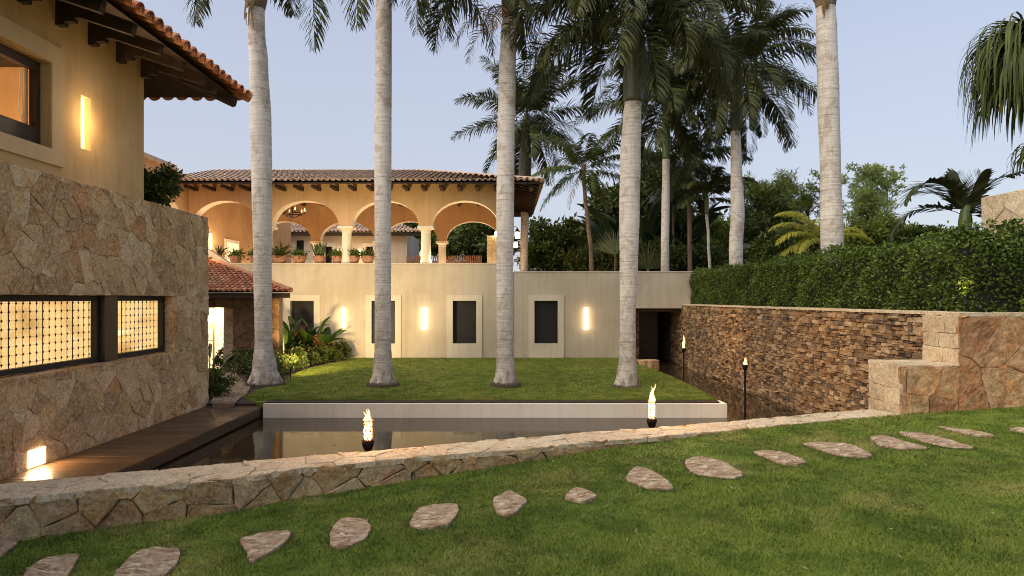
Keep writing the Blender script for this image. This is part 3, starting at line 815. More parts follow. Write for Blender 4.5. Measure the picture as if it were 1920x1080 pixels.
# fuse visually: windows crossing the seam never happen (tops below the seam except surrounds)
mb.build('terrace_wall', M['cream'], vl)
mb = MB(); mb.box(-12, .37, YW-.02, YW+.54, 1.302, 1.335); mb.box(.38, 8.2, YW+.01, YW+.56, 1.002, 1.03); mb.build('coping', M['surround'], vl)
for i, c in enumerate(cx_w):
    yy = YW if i < 3 else YW + .03
    s = MB(); holed(s, c-.66, c+.66, -2.24, .13, .12, lambda u, v, d, yy=yy: (u, yy-.05-d, v), [(c-.44, c+.44, -1.68, -.08)])
    so = s.build('window_surround', M['surround'], vl)
    g = MB(); g.box(c-.45, c+.45, yy+.20, yy+.24, -1.7, -.06)
    wo = g.build('window', M['glass_dark'], vl)
    g = MB(); yz = yy+.15
    g.box(c-.44, c-.38, yz, yz+.05, -1.68, -.08); g.box(c+.38, c+.44, yz, yz+.05, -1.68, -.08); g.box(c-.38, c+.38, yz, yz+.05, -.14, -.08); g.box(c-.38, c+.38, yz, yz+.05, -1.68, -1.62)
    g.build('window_frame', M['metal_black'], wo)
for i, x in enumerate(sx): sconce(vl, *sh[i][:2], *sh[i][2:], YW if i < 2 else YW+.03)
# passage
mb = MB(); mb.box(4.88, 6.9, 31, 31.2, -3, -.3); mb.box(4.7, 4.88, 26.13, 31, -3, -.36); mb.box(4.7, 7, 26.13, 31, -.5, -.36); mb.build('passage_wall', M['mortar_dark'], vl)
mb = MB(); mb.box(5.35, 5.5, 28.0, 28.1, -2.6, -.5); mb.box(6.2, 6.3, 28.0, 28.1, -2.6, -.5); mb.box(5.5,6.2,28.02,28.06,-2.6,-.5); mb.build('passage_door', M['wood_dark'], vl)
mb = MB(); ledge(mb, 4.9, 5.22, -2.6, -.38, lambda u, v, d: (u, 26.4-d, v), 44); mb.build('passage_stones', M['ledge'], vl)
# sloped end piece at left
mb = MB()
x0, x1, x2 = -12.0, P(392,470,YW).x, P(432,495,YW).x
mb.add([(x0,YW-.01,1.30),(x2,YW-.01,1.30),(x1,YW-.01,1.84),(x0,YW-.01,2.25),(x0,YW+.3,1.30),(x2,YW+.3,1.30),(x1,YW+.3,1.84),(x0,YW+.3,2.25)], [(0,1,2,3),(7,6,5,4),(1,5,6,2),(2,6,7,3)])
mb.build('stair_parapet', M['surround'], vl)

# arcades
AX = [-10.46, -7.46, -4.46, -1.46]; AW, AR, ZS, ZT = 1.25, .94, 2.74, 4.30
sf = []; mb = MB(); arcade(mb, sf, -11.85, .34, ZS, ZT, .50, lambda u, v, d: (u, YW+.03-d, v), [(c, AW, AR) for c in AX]); mb.build('front_arcade', M['orange'], vl); [q.build('arch_soffit', M['pale'], vl) for q in sf]  # soffits paler than the wall: lamplight put into their colour
sf = []; mb = MB(); arcade(mb, sf, -11.85, .34, ZS, 5.0, .45, lambda u, v, d: (u, 32.5-d, v), [(c, AW+.05, AR) for c in AX]); mb.build('back_arcade', M['orange_dim'], vl); [q.build('arch_soffit', M['pale'], vl) for q in sf]
def column(x, y, z0, rad=.19, hw=.29):
    w = MB()
    w.lathe((x, y, 0), [(rad*1.12, z0), (rad*1.12, z0+.1), (rad*1.02, z0+.13), (rad, z0+.5), (rad*.93, ZS-.26), (rad*1.0, ZS-.24), (rad*1.0, ZS-.20), (rad*.95, ZS-.19), (rad*1.3, ZS-.10)], 20)
    w.box(x-hw, x+hw, y-hw*.95, y+hw*.95, ZS-.10, ZS-.004)
    return w.build('column', M['pale'], vl, smooth=False)
for x in (-11.75, -8.96, -5.96, -2.96, .05): column(x, YW+.28, 1.336)
for x in (-11.75, -8.96, -5.96, -2.96, .05): column(x, 32.72, .32)
mb = MB()
mb.box(-12.1, -11.86, YW+.04, 38, -2.2, 4.5)
mb.build('gallery_side_wall', M['orange_dim'], vl)
mb = MB(); mb.box(.20, .335, YW+.54, 32.49, 2.2, 4.28); mb.box(.20, .335, YW+.54, 26.4, .3, 2.2); mb.build('gallery_side_wall', M['orange_dim'], vl)
mb = MB(); mb.box(-11.85, .3, YW+.54, 33.3, .1, .30); mb.build('gallery_floor', M['terracotta'], vl)
mb = MB(); mb.box(-11.85, .19, YW+.54, 32.49, 4.56, 4.62); mb.build('gallery_ceiling', M['orange_dim'], vl)
mb = MB()
for i in range(13): mb.box(-11.4+i*.92, -11.27+i*.92, YW+.54, 32.48, 4.40, 4.555)
mb.build('ceiling_beam', M['wood_eave'], vl)
mb = MB(); mb.box(-11.84, -11.78, 28.9, 30.4, .3, 2.55); mb.build('gallery_door', M['pale'], vl)
mb = MB(); mb.box(-11.77, -11.75, 29.05, 30.25, .3, 2.4); mb.build('gallery_door_panel', emit('lit doorway', (1.0,.74,.42), .6), vl)
for yy in (27.5,): 
    w = MB(); w.box(-11.85, -11.80, yy-.09, yy+.09, 1.95, 2.62); w.build('gallery_sconce', M['lamp'], vl)
for xx in (-11.2, -8.95, -5.95):
    pass
# roof of the arcade (hip)
RX0, RX1, RY0, RY1, RZ, RS = -12.6, 1.40, 24.6, 34.6, 4.20, .25
ry = (RY0+RY1)/2; rh = (ry-RY0)*RS; rxe = RX1-(ry-RY0)
mb = MB()
A, B, C_, D = (RX0,RY0,RZ), (RX1,RY0,RZ), (RX1,RY1,RZ), (RX0,RY1,RZ); E_, F_ = (rxe, ry, RZ+rh), (RX0, ry, RZ+rh)
mb.add([A,B,C_,D,E_,F_], [(0,1,4,5),(1,2,4),(2,3,5,4),(3,0,5)])
dn = lambda p: (p[0], p[1], p[2]-.06)
mb.add([dn(p) for p in (A,B,C_,D,E_,F_)], [(5,4,1,0),(4,2,1),(4,5,3,2),(5,0,3)])
mb.add([A,B,dn(B),dn(A)], [(3,2,1,0)]); mb.add([B,C_,dn(C_),dn(B)], [(3,2,1,0)])
ar = mb.build('roof', M['wood_eave'], vl)
t = MB(); k = math.sqrt(1+RS*RS)
tiles(t, Vector((RX0, RY0-.04, RZ+.02)), (1,0,0), (0,1,RS), RX1-RX0, 5.15, .215, .40, keep=lambda u, v: (RX1-RX0-u) > v/k-.05, seed=8)
tiles(t, Vector((RX1+.04, RY0, RZ+.02)), (0,1,0), (-1,0,RS), RY1-RY0, 5.1, .215, .40, keep=lambda u, v: min(u, RY1-RY0-u) > v/k-.05, seed=9)
t.tube([(RX1, RY0, RZ+.07), (rxe, ry, RZ+rh+.08)], .10, 8); t.tube([(RX0, ry, RZ+rh+.06), (rxe, ry, RZ+rh+.06)], .10, 8)
t.build('roof_tiles', M['tile_old'], ar)
x = -11.6
while x < 1.2:
    mb = MB(); mb.box(x, x+.13, RY0+.14, YW+.03, RZ-.17, RZ-.062); mb.box(x-.0, x+.13, RY0+.12, RY0+.139, RZ-.17, RZ-.062); mb.build('rafter', M['wood_eave'], ar)
    x += .66
y = RY0+.3
while y < RY1-.3:
    mb = MB(); mb.bar((.3, y, RZ+.13), (RX1-.12, y, RZ-.10), .09, .12); mb.build('rafter', M['wood_eave'], ar); y += .62
mb = MB(); mb.box(-11.8, .3, YW-.0, YW+.02, ZT-.02, ZT+.15); mb.build('wall_plate', M['orange'], vl)
# wing wall at left with its arch
sf = []; mb = MB(); arcade(mb, sf, 15.5, YW, ZS-.3, 4.62, .4, lambda u, v, d: (-11.86+d, u, v), [(23.75, 1.6, 1.2)]); mb.box(-12.26, -11.87, 15.5, 22.1, -2.2, ZS-.3)
mb.build('wing_wall', M['orange'], vl); [q.build('arch_soffit', M['pale'], vl) for q in sf]
mb = MB(); mb.box(-12.4, -11.7, 15.4, YW-1.0, 4.625, 4.70); mb.box(-12.3, -11.78, 15.4, YW-1.02, 4.70, 4.80); mb.build('wing_cornice', M['tile_old'], vl)

# chandelier
ch = empty('iron_chandelier', (P(548,400,28.8).x, 28.8, 4.5), 'black wrought iron ring chandelier hanging in the second gallery arch', 'chandelier')
c0 = P(548,400,28.8)
mb = MB(); mb.tube([(c0.x, c0.y, 4.56), (c0.x, c0.y, c0.z-.25)], .018, 6); mb.build('stem', M['iron'], ch)
mb = MB(); ring = [Vector((c0.x+.42*math.cos(a), c0.y+.42*math.sin(a), c0.z)) for a in np.linspace(0, 2*math.pi, 25)]; mb.tube(ring, .022, 6, False)
for a in np.linspace(0, 2*math.pi, 7)[:-1]:
    mb.tube([(c0.x, c0.y, c0.z-.2), (c0.x+.25*math.cos(a), c0.y+.25*math.sin(a), c0.z-.12), (c0.x+.42*math.cos(a), c0.y+.42*math.sin(a), c0.z)], .014, 5)
    mb.tube([(c0.x, c0.y, c0.z+.38), (c0.x+.42*math.cos(a), c0.y+.42*math.sin(a), c0.z)], .010, 5)
    mb.tube([(c0.x+.42*math.cos(a), c0.y+.42*math.sin(a), c0.z), (c0.x+.52*math.cos(a), c0.y+.52*math.sin(a), c0.z-.06), (c0.x+.52*math.cos(a), c0.y+.52*math.sin(a), c0.z+.08)], .014, 5)
mb.build('ring', M['iron'], ch)
mcg = emit('candle glow', (1,.62,.3), 1.5)
for a in np.linspace(0, 2*math.pi, 7)[:-1]:
    mb = MB(); mb.lathe((c0.x+.52*math.cos(a), c0.y+.52*math.sin(a), c0.z+.08), [(.03,0),(.035,.05),(.02,.12),(.004,.15)], 8); mb.build('candle_lamp', mcg, ch)

# wall lanterns on the gallery side wall
def lantern(x, y, z, lab):
    o = empty('wall_lantern', (x, y, z), lab, 'lantern', 'lanterns on the gallery wall')
    m = MB(); m.box(x-.085, x+.085, y-.085, y+.085, z-.13, z+.11); m.build('lantern_glass', M['lamp_hot'], o)
    m = MB()
    for a in (-.09, .09):
        for b in (-.09, .09): m.box(x+a-.01, x+a+.01, y+b-.01, y+b+.01, z-.14, z+.13)
    m.box(x-.11, x+.11, y-.11, y+.11, z+.13, z+.16); m.lathe((x, y, z+.16), [(.10,0),(.05,.08),(.015,.14)], 8); m.box(x-.05,x+.05,y-.05,y+.05,z-.18,z-.14)
    m.tube([(x, y, z+.3), (x-.08, y, z+.36), (.335, y, z+.30)], .012, 6)
    m.build('lantern_frame', M['iron'], o)
p = P(970, 441, 28.0); lantern(p.x, 28.0, p.z, 'upper glowing lantern beside the third palm trunk on the gallery end')
p = P(967, 459, 31.5); lantern(p.x, 31.5, p.z, 'lower glowing lantern beside the third palm trunk on the gallery end')

# building behind the gallery
bb = empty('rear_wing', (-10, 42, .3), 'tiled roof building with small dark windows seen through the gallery arches', 'building')
mb = MB(); hx = [P(693,470,42).x, P(616,470,42).x]
holed(mb, -19, P(763,440,42).x, .28, 4.1, .3, lambda u, v, d: (u, 42-d, v), [(hx[0]-.22, hx[0]+.22, 1.9, 3.2), (hx[1]-.24, hx[1]+.24, 1.5, 3.2), (P(562,0,42).x-.25, P(562,0,42).x+.25, .28, 3.6)])
mb.box(P(763,440,42).x-.3, P(763,440,42).x, 42.3, 48, .28, 4.1); mb.build('wall', M['cream'], bb)
mb = MB(); mb.box(-19, -6.4, 42.4, 42.5, .28, 4.0); mb.build('window', M['glass_dark'], bb)
for h in hx:
    mb = MB(); holed(mb, h-.45, h+.45, 1.65, 3.45, .05, lambda u, v, d: (u, 41.94-d, v), [(h-.22, h+.22, 1.9, 3.2)]); mb.build('window_frame', M['surround'], bb)
t = MB(); xe = P(792,440,41.2).x; tiles(t, Vector((-19, 41.2, 4.02)), (1,0,0), (0,1,.34), xe+19, 3.2, .24, .40, keep=lambda u, v: xe+19-u > v*.9, seed=19)
tl = t.build('roof_tiles', M['tile_old'], bb)
mb = MB(); mb.add([(-19,41.25,4.0),(xe,41.25,4.0),(xe-3,44.3,5.02),(-19,44.3,5.02)], [(0,1,2,3)]); mb.box(-19, xe-.1, 41.3, 41.45, 3.8, 3.98); mb.build('roof_deck', M['wood_eave'], bb)
for (x_, y_) in ((635, 474), (674, 475)):
    w = MB(); p = P(x_, y_, 41.9); w.box(p.x-.07, p.x+.07, 41.9, 41.98, p.z-.22, p.z+.22); w.build('wall_lamp', M['lamp'], bb)

# slatted fence and stone pillar behind the gallery
fe = empty('slat_fence', (-4, 36, .3), 'low brown vertical slat fence behind the gallery columns', 'fence')
mb = MB(); xa, xb = P(762,0,36).x, P(903,0,36).x; x = xa
while x < xb: mb.box(x, x+.075, 36, 36.03, .3, 2.27); x += .115
mb.build('slats', M['wood_fence'], fe)
mb = MB(); mb.box(xa, xb, 36.035, 36.08, 1.9, 1.98); mb.box(xa, xb, 36.035, 36.08, .6, .68); mb.build('rail', M['wood_fence'], fe)
sp_ = empty('stone_pillar', (-.6, 34, .3), 'pale coursed stone pillar seen through the right arch', 'pillar')
mb = MB(); stones(mb, ashlar(-.85, -.3, .3, 3.15, (.14,.2), (.2,.35), 3), lambda u, v, d: (u, 34-d, v), gap=.005, relief=.006, seed=3, bevel=.008); mb.build('stone_face', M['ashlar'], sp_)
mb = MB(); mb.box(-.84, -.31, 34.01, 34.5, .3, 3.14); mb.build('core', M['mortar'], sp_)
p = P(931, 439, 33.8); lo = empty('pillar_lamp', (p.x, 33.8, p.z), 'small bright lamp on top corner of the stone pillar', 'lamp')
m = MB(); m.lathe((p.x, 33.8, p.z), [(.05,-.1),(.09,-.08),(.09,.08),(.04,.12)], 10); m.build('lamp_glass', M['lamp_hot'], lo)
m = MB(); m.lathe((p.x, 33.8, p.z), [(.07,-.16),(.07,-.11)], 10); m.build('lamp_base', M['iron'], lo); m = MB(); m.lathe((p.x, 33.8, p.z), [(.11,.12),(.05,.19),(.01,.22)], 10); m.build('lamp_cap', M['iron'], lo)

# ================================================================ porch at left
pc = empty('entrance_porch', (-9, 21.3, -2.25), 'small tiled porch roof on unlit stone wall beside a lit doorway', 'porch')
s_ = .28; t = MB()
corner = Vector((-6.4, 20.5, .20)); Lp = 5.6
tiles(t, Vector((-12.4, 20.5, .20)), (1,0,0), (0,1,s_), 6.0, 5.2, .16, .34, keep=lambda u, v: 6.0-u > v*.96, seed=14)
t.tube([corner+Vector((0,0,.06)), Vector((-10.45, 24.55, .20+4.05*s_+.06))], .08, 8)
prf = t.build('roof_tiles', M['tile'], pc)
mb = MB(); mb.add([(-12.4,20.52,.19),(-6.42,20.52,.19),(-11.4,25.5,.19+4.98*s_),(-12.4,25.5,.19+4.98*s_)], [(0,1,2,3),(3,2,1,0)]); mb.box(-12.4, -6.5, 20.6, 20.75, .02, .17); mb.build('roof_deck', M['wood_eave'], pc)
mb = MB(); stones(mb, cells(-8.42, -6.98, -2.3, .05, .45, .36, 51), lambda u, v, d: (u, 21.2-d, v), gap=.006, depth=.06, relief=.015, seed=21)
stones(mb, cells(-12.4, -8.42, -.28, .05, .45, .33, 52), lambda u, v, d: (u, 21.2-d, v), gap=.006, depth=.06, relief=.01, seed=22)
mb.build('stone_wall', M['unlitstone'], pc)
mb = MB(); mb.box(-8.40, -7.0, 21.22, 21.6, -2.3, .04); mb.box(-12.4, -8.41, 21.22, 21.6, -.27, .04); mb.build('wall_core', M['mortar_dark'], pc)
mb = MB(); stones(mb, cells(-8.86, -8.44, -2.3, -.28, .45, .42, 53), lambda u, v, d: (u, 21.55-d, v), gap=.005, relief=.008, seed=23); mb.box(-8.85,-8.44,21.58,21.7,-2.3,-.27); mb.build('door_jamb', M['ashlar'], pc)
mb = MB(); mb.box(-9.9, -8.9, 21.9, 21.93, -2.28, -.28); mb.build('door_glass', emit('lit doorway glass', (1.0,.74,.42), 1.15, .35, 3), pc)
mb = MB()
for x in (-8.95, -9.32): mb.box(x, x+.05, 21.84, 21.89, -2.28, -.28)
for z in (-.34, -.85, -1.35, -2.26): mb.box(-9.9, -9.28, 21.845, 21.885, z, z+.03)
mb.build('door_frame', M['pale'], pc)

# ================================================================ right: stacked stone retaining wall
rw = empty('stacked_stone_wall', (XRW, 18, ZW), 'long retaining wall of thin stacked brown stones beside the narrow channel', 'retaining wall')
mb = MB(); ledge(mb, 10.86, 27.5, -2.64, -.255, lambda u, v, d: (XRW - d, u, v), 61); mb.build('stacked_stones', M['ledge'], rw)
mb = MB(); mb.box(XRW+.03, 7.2, 10.86, 31, -3, -.27); mb.build('wall_core', M['mortar_dark'], rw)
mb = MB(); stones(mb, ashlar(10.0, 26.2, XRW-.06, XRW+.36, (.42,.42), (.5,1.2), 8), lambda u, v, d: (v, u, -.205 + d), gap=.003, depth=.045, relief=.003, seed=24, bevel=.006, seg=.3); mb.build('coping', M['capstone'], rw)

gw = empty('stepped_garden_wall', (8, 10.4, -1.7), 'reddish boulder faced wall with pale squared end blocks stepping down to the low wall', 'garden wall')
mb = MB(); stones(mb, cells(6.66, 13.0, -1.85, -.255, .46, .40, 71, jit=.5, drop=.25), lambda u, v, d: (u, 10.0-d, v), gap=.004, depth=.06, relief=.014, seed=25, bevel=.008, rough=.012, amp=.02)
stones(mb, cells(5.80+.0, 6.66, -1.85, -.985, .55, .5, 72, jit=.4), lambda u, v, d: (u, 10.0-d, v), gap=.004, depth=.06, relief=.014, seed=26, bevel=.008, rough=.012, amp=.02)
mb.build('boulder_face', M['redstone'], gw)
mb = MB(); stones(mb, ashlar(10.0, 10.86, -1.85, -.985, (.24,.34), (.3,.5), 9), lambda u, v, d: (5.80-d, u, v), gap=.004, relief=.008, seed=27, bevel=.01, rough=.008)
stones(mb, ashlar(10.0, 10.86, -.98, -.255, (.2,.28), (.3,.5), 10), lambda u, v, d: (6.66-d, u, v), gap=.004, relief=.008, seed=28, bevel=.01, rough=.008)
stones(mb, ashlar(5.79, 6.66, 10.0, 10.86, (.4,.46), (.4,.6), 11), lambda u, v, d: (u, v, -.975+d), gap=.003, relief=.006, seed=29, bevel=.01, rough=.007)
stones(mb, ashlar(6.66, 13, 10.0, 10.42, (.42,.42), (.5,.9), 12), lambda u, v, d: (u, v, -.212+d), gap=.003, relief=.003, seed=30, bevel=.006)
mb.build('end_blocks', M['ashlar'], gw)
mb = MB(); mb.box(5.83, 6.68, 10.03, 10.86, -3, -1.0); mb.box(6.69, 13, 10.03, 10.85, -3, -.27); mb.build('wall_core', M['mortar'], gw)
us = empty('upper_stone_wall', (10.5, 12, -.3), 'pale upper stone wall block above the hedge at right edge', 'garden wall')
mb = MB(); stones(mb, cells(9.0, 14.0, -.35, 2.07, .7, .6, 75), lambda u, v, d: (9.8-d, u, v), gap=.004, relief=.015, seed=33)
stones(mb, cells(14.0, 15.4, -.35, 1.42, .7, .6, 76), lambda u, v, d: (9.8-d, u, v), gap=.004, relief=.015, seed=34)
stones(mb, cells(9.8, 13, -.35, 2.07, .7, .6, 77), lambda u, v, d: (u, 9.0-d, v), gap=.004, relief=.015, seed=35)
stones(mb, ashlar(9.8, 10.3, 9.0, 14.0, (.5,.9), (.5,.5), 13), lambda u, v, d: (u, v, 2.07+d), gap=.003, relief=.005, seed=36)
mb.build('stone_face', M['capstone'], us)
mb = MB(); mb.box(9.83, 13, 9.03, 13.97, -.35, 2.05); mb.box(9.83, 10.3, 13.98, 15.38, -.35, 1.40); mb.build('wall_core', M['mortar'], us)
# slab at the far end of the channel
p = Gz(1215, 680, -2.25); o = empty('channel_boulder', (p.x, p.y, -2.4), 'flat reddish boulder at the far end of the channel by the passage', 'boulder')
mb = MB(); pl = [(-.33,-.25),(.05,-.3),(.36,-.12),(.34,.2),(0,.3),(-.34,.15)]
stones(mb, [[(p.x+a, p.y+b) for a, b in pl]], lambda u, v, d: (u, v, -2.16+d), gap=0, depth=.35, relief=.03, seed=3, bevel=.04, rough=.02); mb.build('boulder_body', M['redstone'], o)

# ================================================================ palms
def frond_arrays(base, az, el, L, curl, g, nst=52, lw=.035, ll=.62, plum=.5, hang=.35, twist=0.0, curlp=1.4):
    """one feather frond: rachis points plus leaflets, arrays of triangles-as-quads"""
    n = 26; t = np.linspace(0, 1, n); e = np.maximum(el - curl * t**curlp, -1.52)
    az_t = az + twist*t**2
    d = np.stack([np.cos(e)*np.cos(az_t), np.cos(e)*np.sin(az_t), np.sin(e)], 1)
    seg = L/(n-1); pts = np.vstack([[0,0,0], np.cumsum(d[:-1]*seg, 0)]) + np.array(base)
    s = np.linspace(.16, 1.0, nst); s = np.repeat(s, 2) + g.uniform(-.008, .008, nst*2); s = np.clip(s, .1, 1)
    side = np.tile([1., -1.], nst)
    fi = s*(n-1); i0 = np.minimum(fi.astype(int), n-2); fr_ = (fi - i0)[:, None]
    p = pts[i0]*(1-fr_) + pts[i0+1]*fr_; tg = norm(d[i0]*(1-fr_) + d[i0+1]*fr_)
    sd = np.stack([-np.sin(az_t[i0]), np.cos(az_t[i0]), 0*az_t[i0]], 1)
    up = norm(np.cross(tg, sd)); up *= np.where(up[:, 2:3] < 0, -1, 1) if False else 1
    rot = g.normal(0, plum, nst*2)*.8
    lat = sd*side[:, None]*np.cos(rot)[:, None] + up*np.sin(rot)[:, None]
    fwd = .45 + .75*s**2
    dir1 = norm(lat + tg*fwd[:, None])
    prof = np.sin(np.clip(s*.93+.07, 0, 1)*math.pi)**.55*.9 + .18
    l = ll*prof*g.uniform(.82, 1.1, nst*2); w = lw*g.uniform(.8, 1.15, nst*2)*(.6+.4*prof)
    dir2 = norm(dir1 + np.array([0, 0, -1.])*hang*g.uniform(.6, 1.5, (nst*2, 1)))
    dir3 = norm(dir2 + np.array([0, 0, -1.])*hang*1.3)
    wv = norm(np.cross(dir1, np.cross(lat, tg)) + 1e-6) ; wv = norm(np.cross(dir1, up)*.6 + tg*.8)
    W = w[:, None]*wv
    a = p; b = a + dir1*l[:, None]*.4; c = b + dir2*l[:, None]*.35; e_ = c + dir3*l[:, None]*.25
    v = np.stack([a - W*.25, a + W*.25, b + W*.5, b - W*.5, c + W*.38, c - W*.38, e_ + W*.04, e_ - W*.04], 1).reshape(-1, 3)
    k = np.arange(nst*2)[:, None]*8
    f = np.concatenate([k+[0,1,2,3], k+[3,2,4,5], k+[5,4,6,7]], 0)
    # rachis as a thin three sided strip
    rv = []; rf_ = []
    for i in range(n):
        r = .022*(1 - .85*i/(n-1)) * (L/3.5); sdn = np.array([-math.sin(az_t[i]), math.cos(az_t[i]), 0]); u = np.cross(d[i], sdn)
        rv += [pts[i]-sdn*r, pts[i]+u*r*-.9, pts[i]+sdn*r, pts[i]+u*r*.6]
    b0 = len(v)
    for i in range(n-1):
        for q in range(4): rf_.append((b0+i*4+q, b0+i*4+(q+1)%4, b0+(i+1)*4+(q+1)%4, b0+(i+1)*4+q))
    return np.vstack([v, np.array(rv)]), np.vstack([f, np.array(rf_)])

def crown(name, base, specs, mat, parent, seed, **kw):
    g = np.random.default_rng(seed); V = []; Fc = []; off = 0
    for sp in specs:
        az, el, L, curl = sp[:4]; k2 = dict(kw)
        if len(sp) > 4: k2.update(sp[4])
        v, f = frond_arrays(base, az, el, L, curl, g, **k2)
        V.append(v); Fc.append(f + off); off += len(v)
    return np_mesh(name, np.vstack(V), np.vstack(Fc), mat, parent)

def auto_specs(n, L, seed, el=(75, -45), curl=(60, 95), lv=.12, az0=0):
    r = random.Random(seed); out = []
    for i in range(n):
        t = (i+.5)/n
        out.append((az0 + i*2.39996 + r.uniform(-.2,.2), R(el[0]+(el[1]-el[0])*t**1.1 + r.uniform(-8,8)), L*(1+r.uniform(-lv,lv))*(.85+.15*math.sin(t*math.pi)), R(r.uniform(*curl)*(1-.25*t))))
    return out

def palm(kind, label, Y, pts, shaft=None, specs=(), zb=None, tm='trunk', fm='frond', sm='crownshaft', flare=True, seed=1, group=None, **kw):
    """pts: (x, y, width) measured along the trunk from the base up, at distance Y"""
    W = [(P(x, y, Y), w/2/F*Y) for x, y, w in pts]
    base = W[0][0].copy()
    if zb is not None and zb < base.z: base.z = zb; W[0] = (base.copy(), W[0][1])
    o = empty(kind, base, label, 'palm tree', group)
    # dense smooth path
    zs = [p.z for p, _ in W]; path = []; rad = []
    n = max(20, int((zs[-1]-zs[0])/.09))
    for i in range(n+1):
        z = zs[0] + (zs[-1]-zs[0])*i/n
        for q in range(len(W)-1):
            if z <= zs[q+1] + 1e-9: break
        t = (z - zs[q])/(zs[q+1]-zs[q]); ts = t*t*(3-2*t)
        p = W[q][0].lerp(W[q+1][0], ts); p.z = z
        r = W[q][1]*(1-ts) + W[q+1][1]*ts
        path.append(p); rad.append(r*(1 + (.012 if i % 2 else -.006)))
    m = MB(); m.tube(path, rad, 22); tr = m.build('trunk', M[tm], o, True)
    if flare:
        m = MB(); r0 = W[0][1]; rr = random.Random(seed)
        for i in range(70):
            a = i/70*2*math.pi + rr.uniform(-.05,.05); x, y = base.x + math.cos(a)*r0*1.0, base.y + math.sin(a)*r0*1.0
            m.tube([(x-math.cos(a)*.03, y-math.sin(a)*.03, base.z+rr.uniform(.03,.09)), (x+math.cos(a)*.02, y+math.sin(a)*.02, base.z+.04), (x+math.cos(a)*.035, y+math.sin(a)*.035, base.z-.05)], [.02,.032,.03], 5)
        m.build('root_flare', M['bark'], o)
    top = W[-1][0]
    if shaft:
        S = [(P(x, y, Y), w/2/F*Y) for x, y, w in shaft]
        m = MB(); pp = []; rr_ = []
        for q in range(len(S)-1):
            for i in range(6): t = i/6; pp.append(S[q][0].lerp(S[q+1][0], t)); rr_.append(S[q][1]*(1-t)+S[q+1][1]*t)
        pp.append(S[-1][0]); rr_.append(S[-1][1]); m.tube(pp, rr_, 16)
        m.build('crownshaft', M[sm], o, True); top = S[-1][0]
    if specs: crown('crown', tuple(top - Vector((0,0,.25))), specs, M[fm], o, seed, **kw)
    return o, top

G0 = 'royal palms on the pond lawn'
RK = dict(nst=105, ll=.70, lw=.052, plum=.7, hang=.42)
def az(dx, dy): return math.atan2(dy, dx)
# first
sp1 = [(az(1,-1.0), R(0), 4.9, R(118)), (az(-.3,-.9), R(-5), 3.5, R(115)), (az(.3,1), R(60), 3.6, R(60)), (az(-.3,1), R(45), 3.6, R(70)), (az(.2,-1), R(70), 3.4, R(50)), (az(-1,.3), R(60), 3.4, R(60)), (az(1,.6), R(62), 3.4, R(60)), (az(0,1), R(25), 3.4, R(60))]
o1, _ = palm('royal_palm', 'leftmost tall pale palm, rising from the dark shrubs beside the path', 17.6, [(497,722,66),(496,690,44),(494,640,31),(492,480,33),(491,330,37),(489,230,38),(485,120,34),(481,60,31),(480,15,31)], [(480,17,33),(480,6,38),(479,-8,46),(478,-50,34),(478,-85,22)], sp1, seed=1, sm='trunk_brown', group=G0, **RK)
sp2 = [(az(-.15,-.9), R(-15), 3.4, R(105)), (az(.5,-.9), R(-10), 4.0, R(105)), (az(.9,-.7), R(-10), 3.8, R(105)), (az(.9,.4), R(0), 4.0, R(85)), (az(.3,-1), R(65), 3.4, R(50)), (az(-.9,.5), R(50), 3.6, R(60)), (az(0,1), R(50), 3.4, R(70)), (az(1,0), R(60), 3.4, R(60))]
palm('royal_palm', 'second tall pale palm from the left, between first and second dark windows', 17.4, [(718,722,54),(718,700,38),(718,650,31),(718,520,30),(718,400,31),(718,260,32),(719,120,31),(720,-10,29)], [(720,-10,32),(720,-50,36),(720,-100,22)], sp2, seed=2, group=G0, **RK)
sp3 = [(az(-.7,-.8), R(10), 3.4, R(110)), (az(-1,.1), R(-5), 3.0, R(85)), (az(.7,-.7), R(12), 3.6, R(112)), (az(1,.2), R(0), 3.3, R(90)), (az(.1,-1), R(-10), 2.6, R(90)), (az(-1,-.2), R(22), 3.8, R(112)), (az(-.8,.4), R(0), 3.2, R(95)), (az(1,-.2), R(20), 3.9, R(118)), (az(.8,.6), R(30), 3.8, R(100)), (az(.3,-1), R(50), 3.2, R(60)), (az(-.3,1), R(40), 3.4, R(70)), (az(-1,.8), R(60), 3.4, R(60)), (az(1,.1), R(62), 3.4, R(60)), (az(.2,1), R(-5), 3.0, R(60)), (az(-.6,-.4), R(0), 3.4, R(85))]
o3, t3 = palm('royal_palm', 'third tall pale palm, leaning slightly right in front of the gallery end', 17.3, [(948,722,50),(948,700,38),(947,660,31),(946,560,30),(947,420,33),(948,300,33),(951,140,32),(954,55,29),(956,30,27)], [(956,32,30),(957,0,34),(958,-80,22)], sp3, seed=3, sm='crownshaft_dark', group=G0, **RK)
crown('dry_frond', tuple(P(957, 10, 17.3)), [(az(-1,-.3), R(-12), 2.0, R(70)), (az(-.7,.5), R(-15), 1.9, R(65)), (az(.9,-.3), R(0), 1.9, R(90)), (az(.6,.6), R(-10), 1.8, R(70)), (az(-.4,-.8), R(-20), 1.6, R(60))], M['frond_dead'], o3, 33, nst=34, ll=.42, lw=.03, plum=.5, hang=.8)
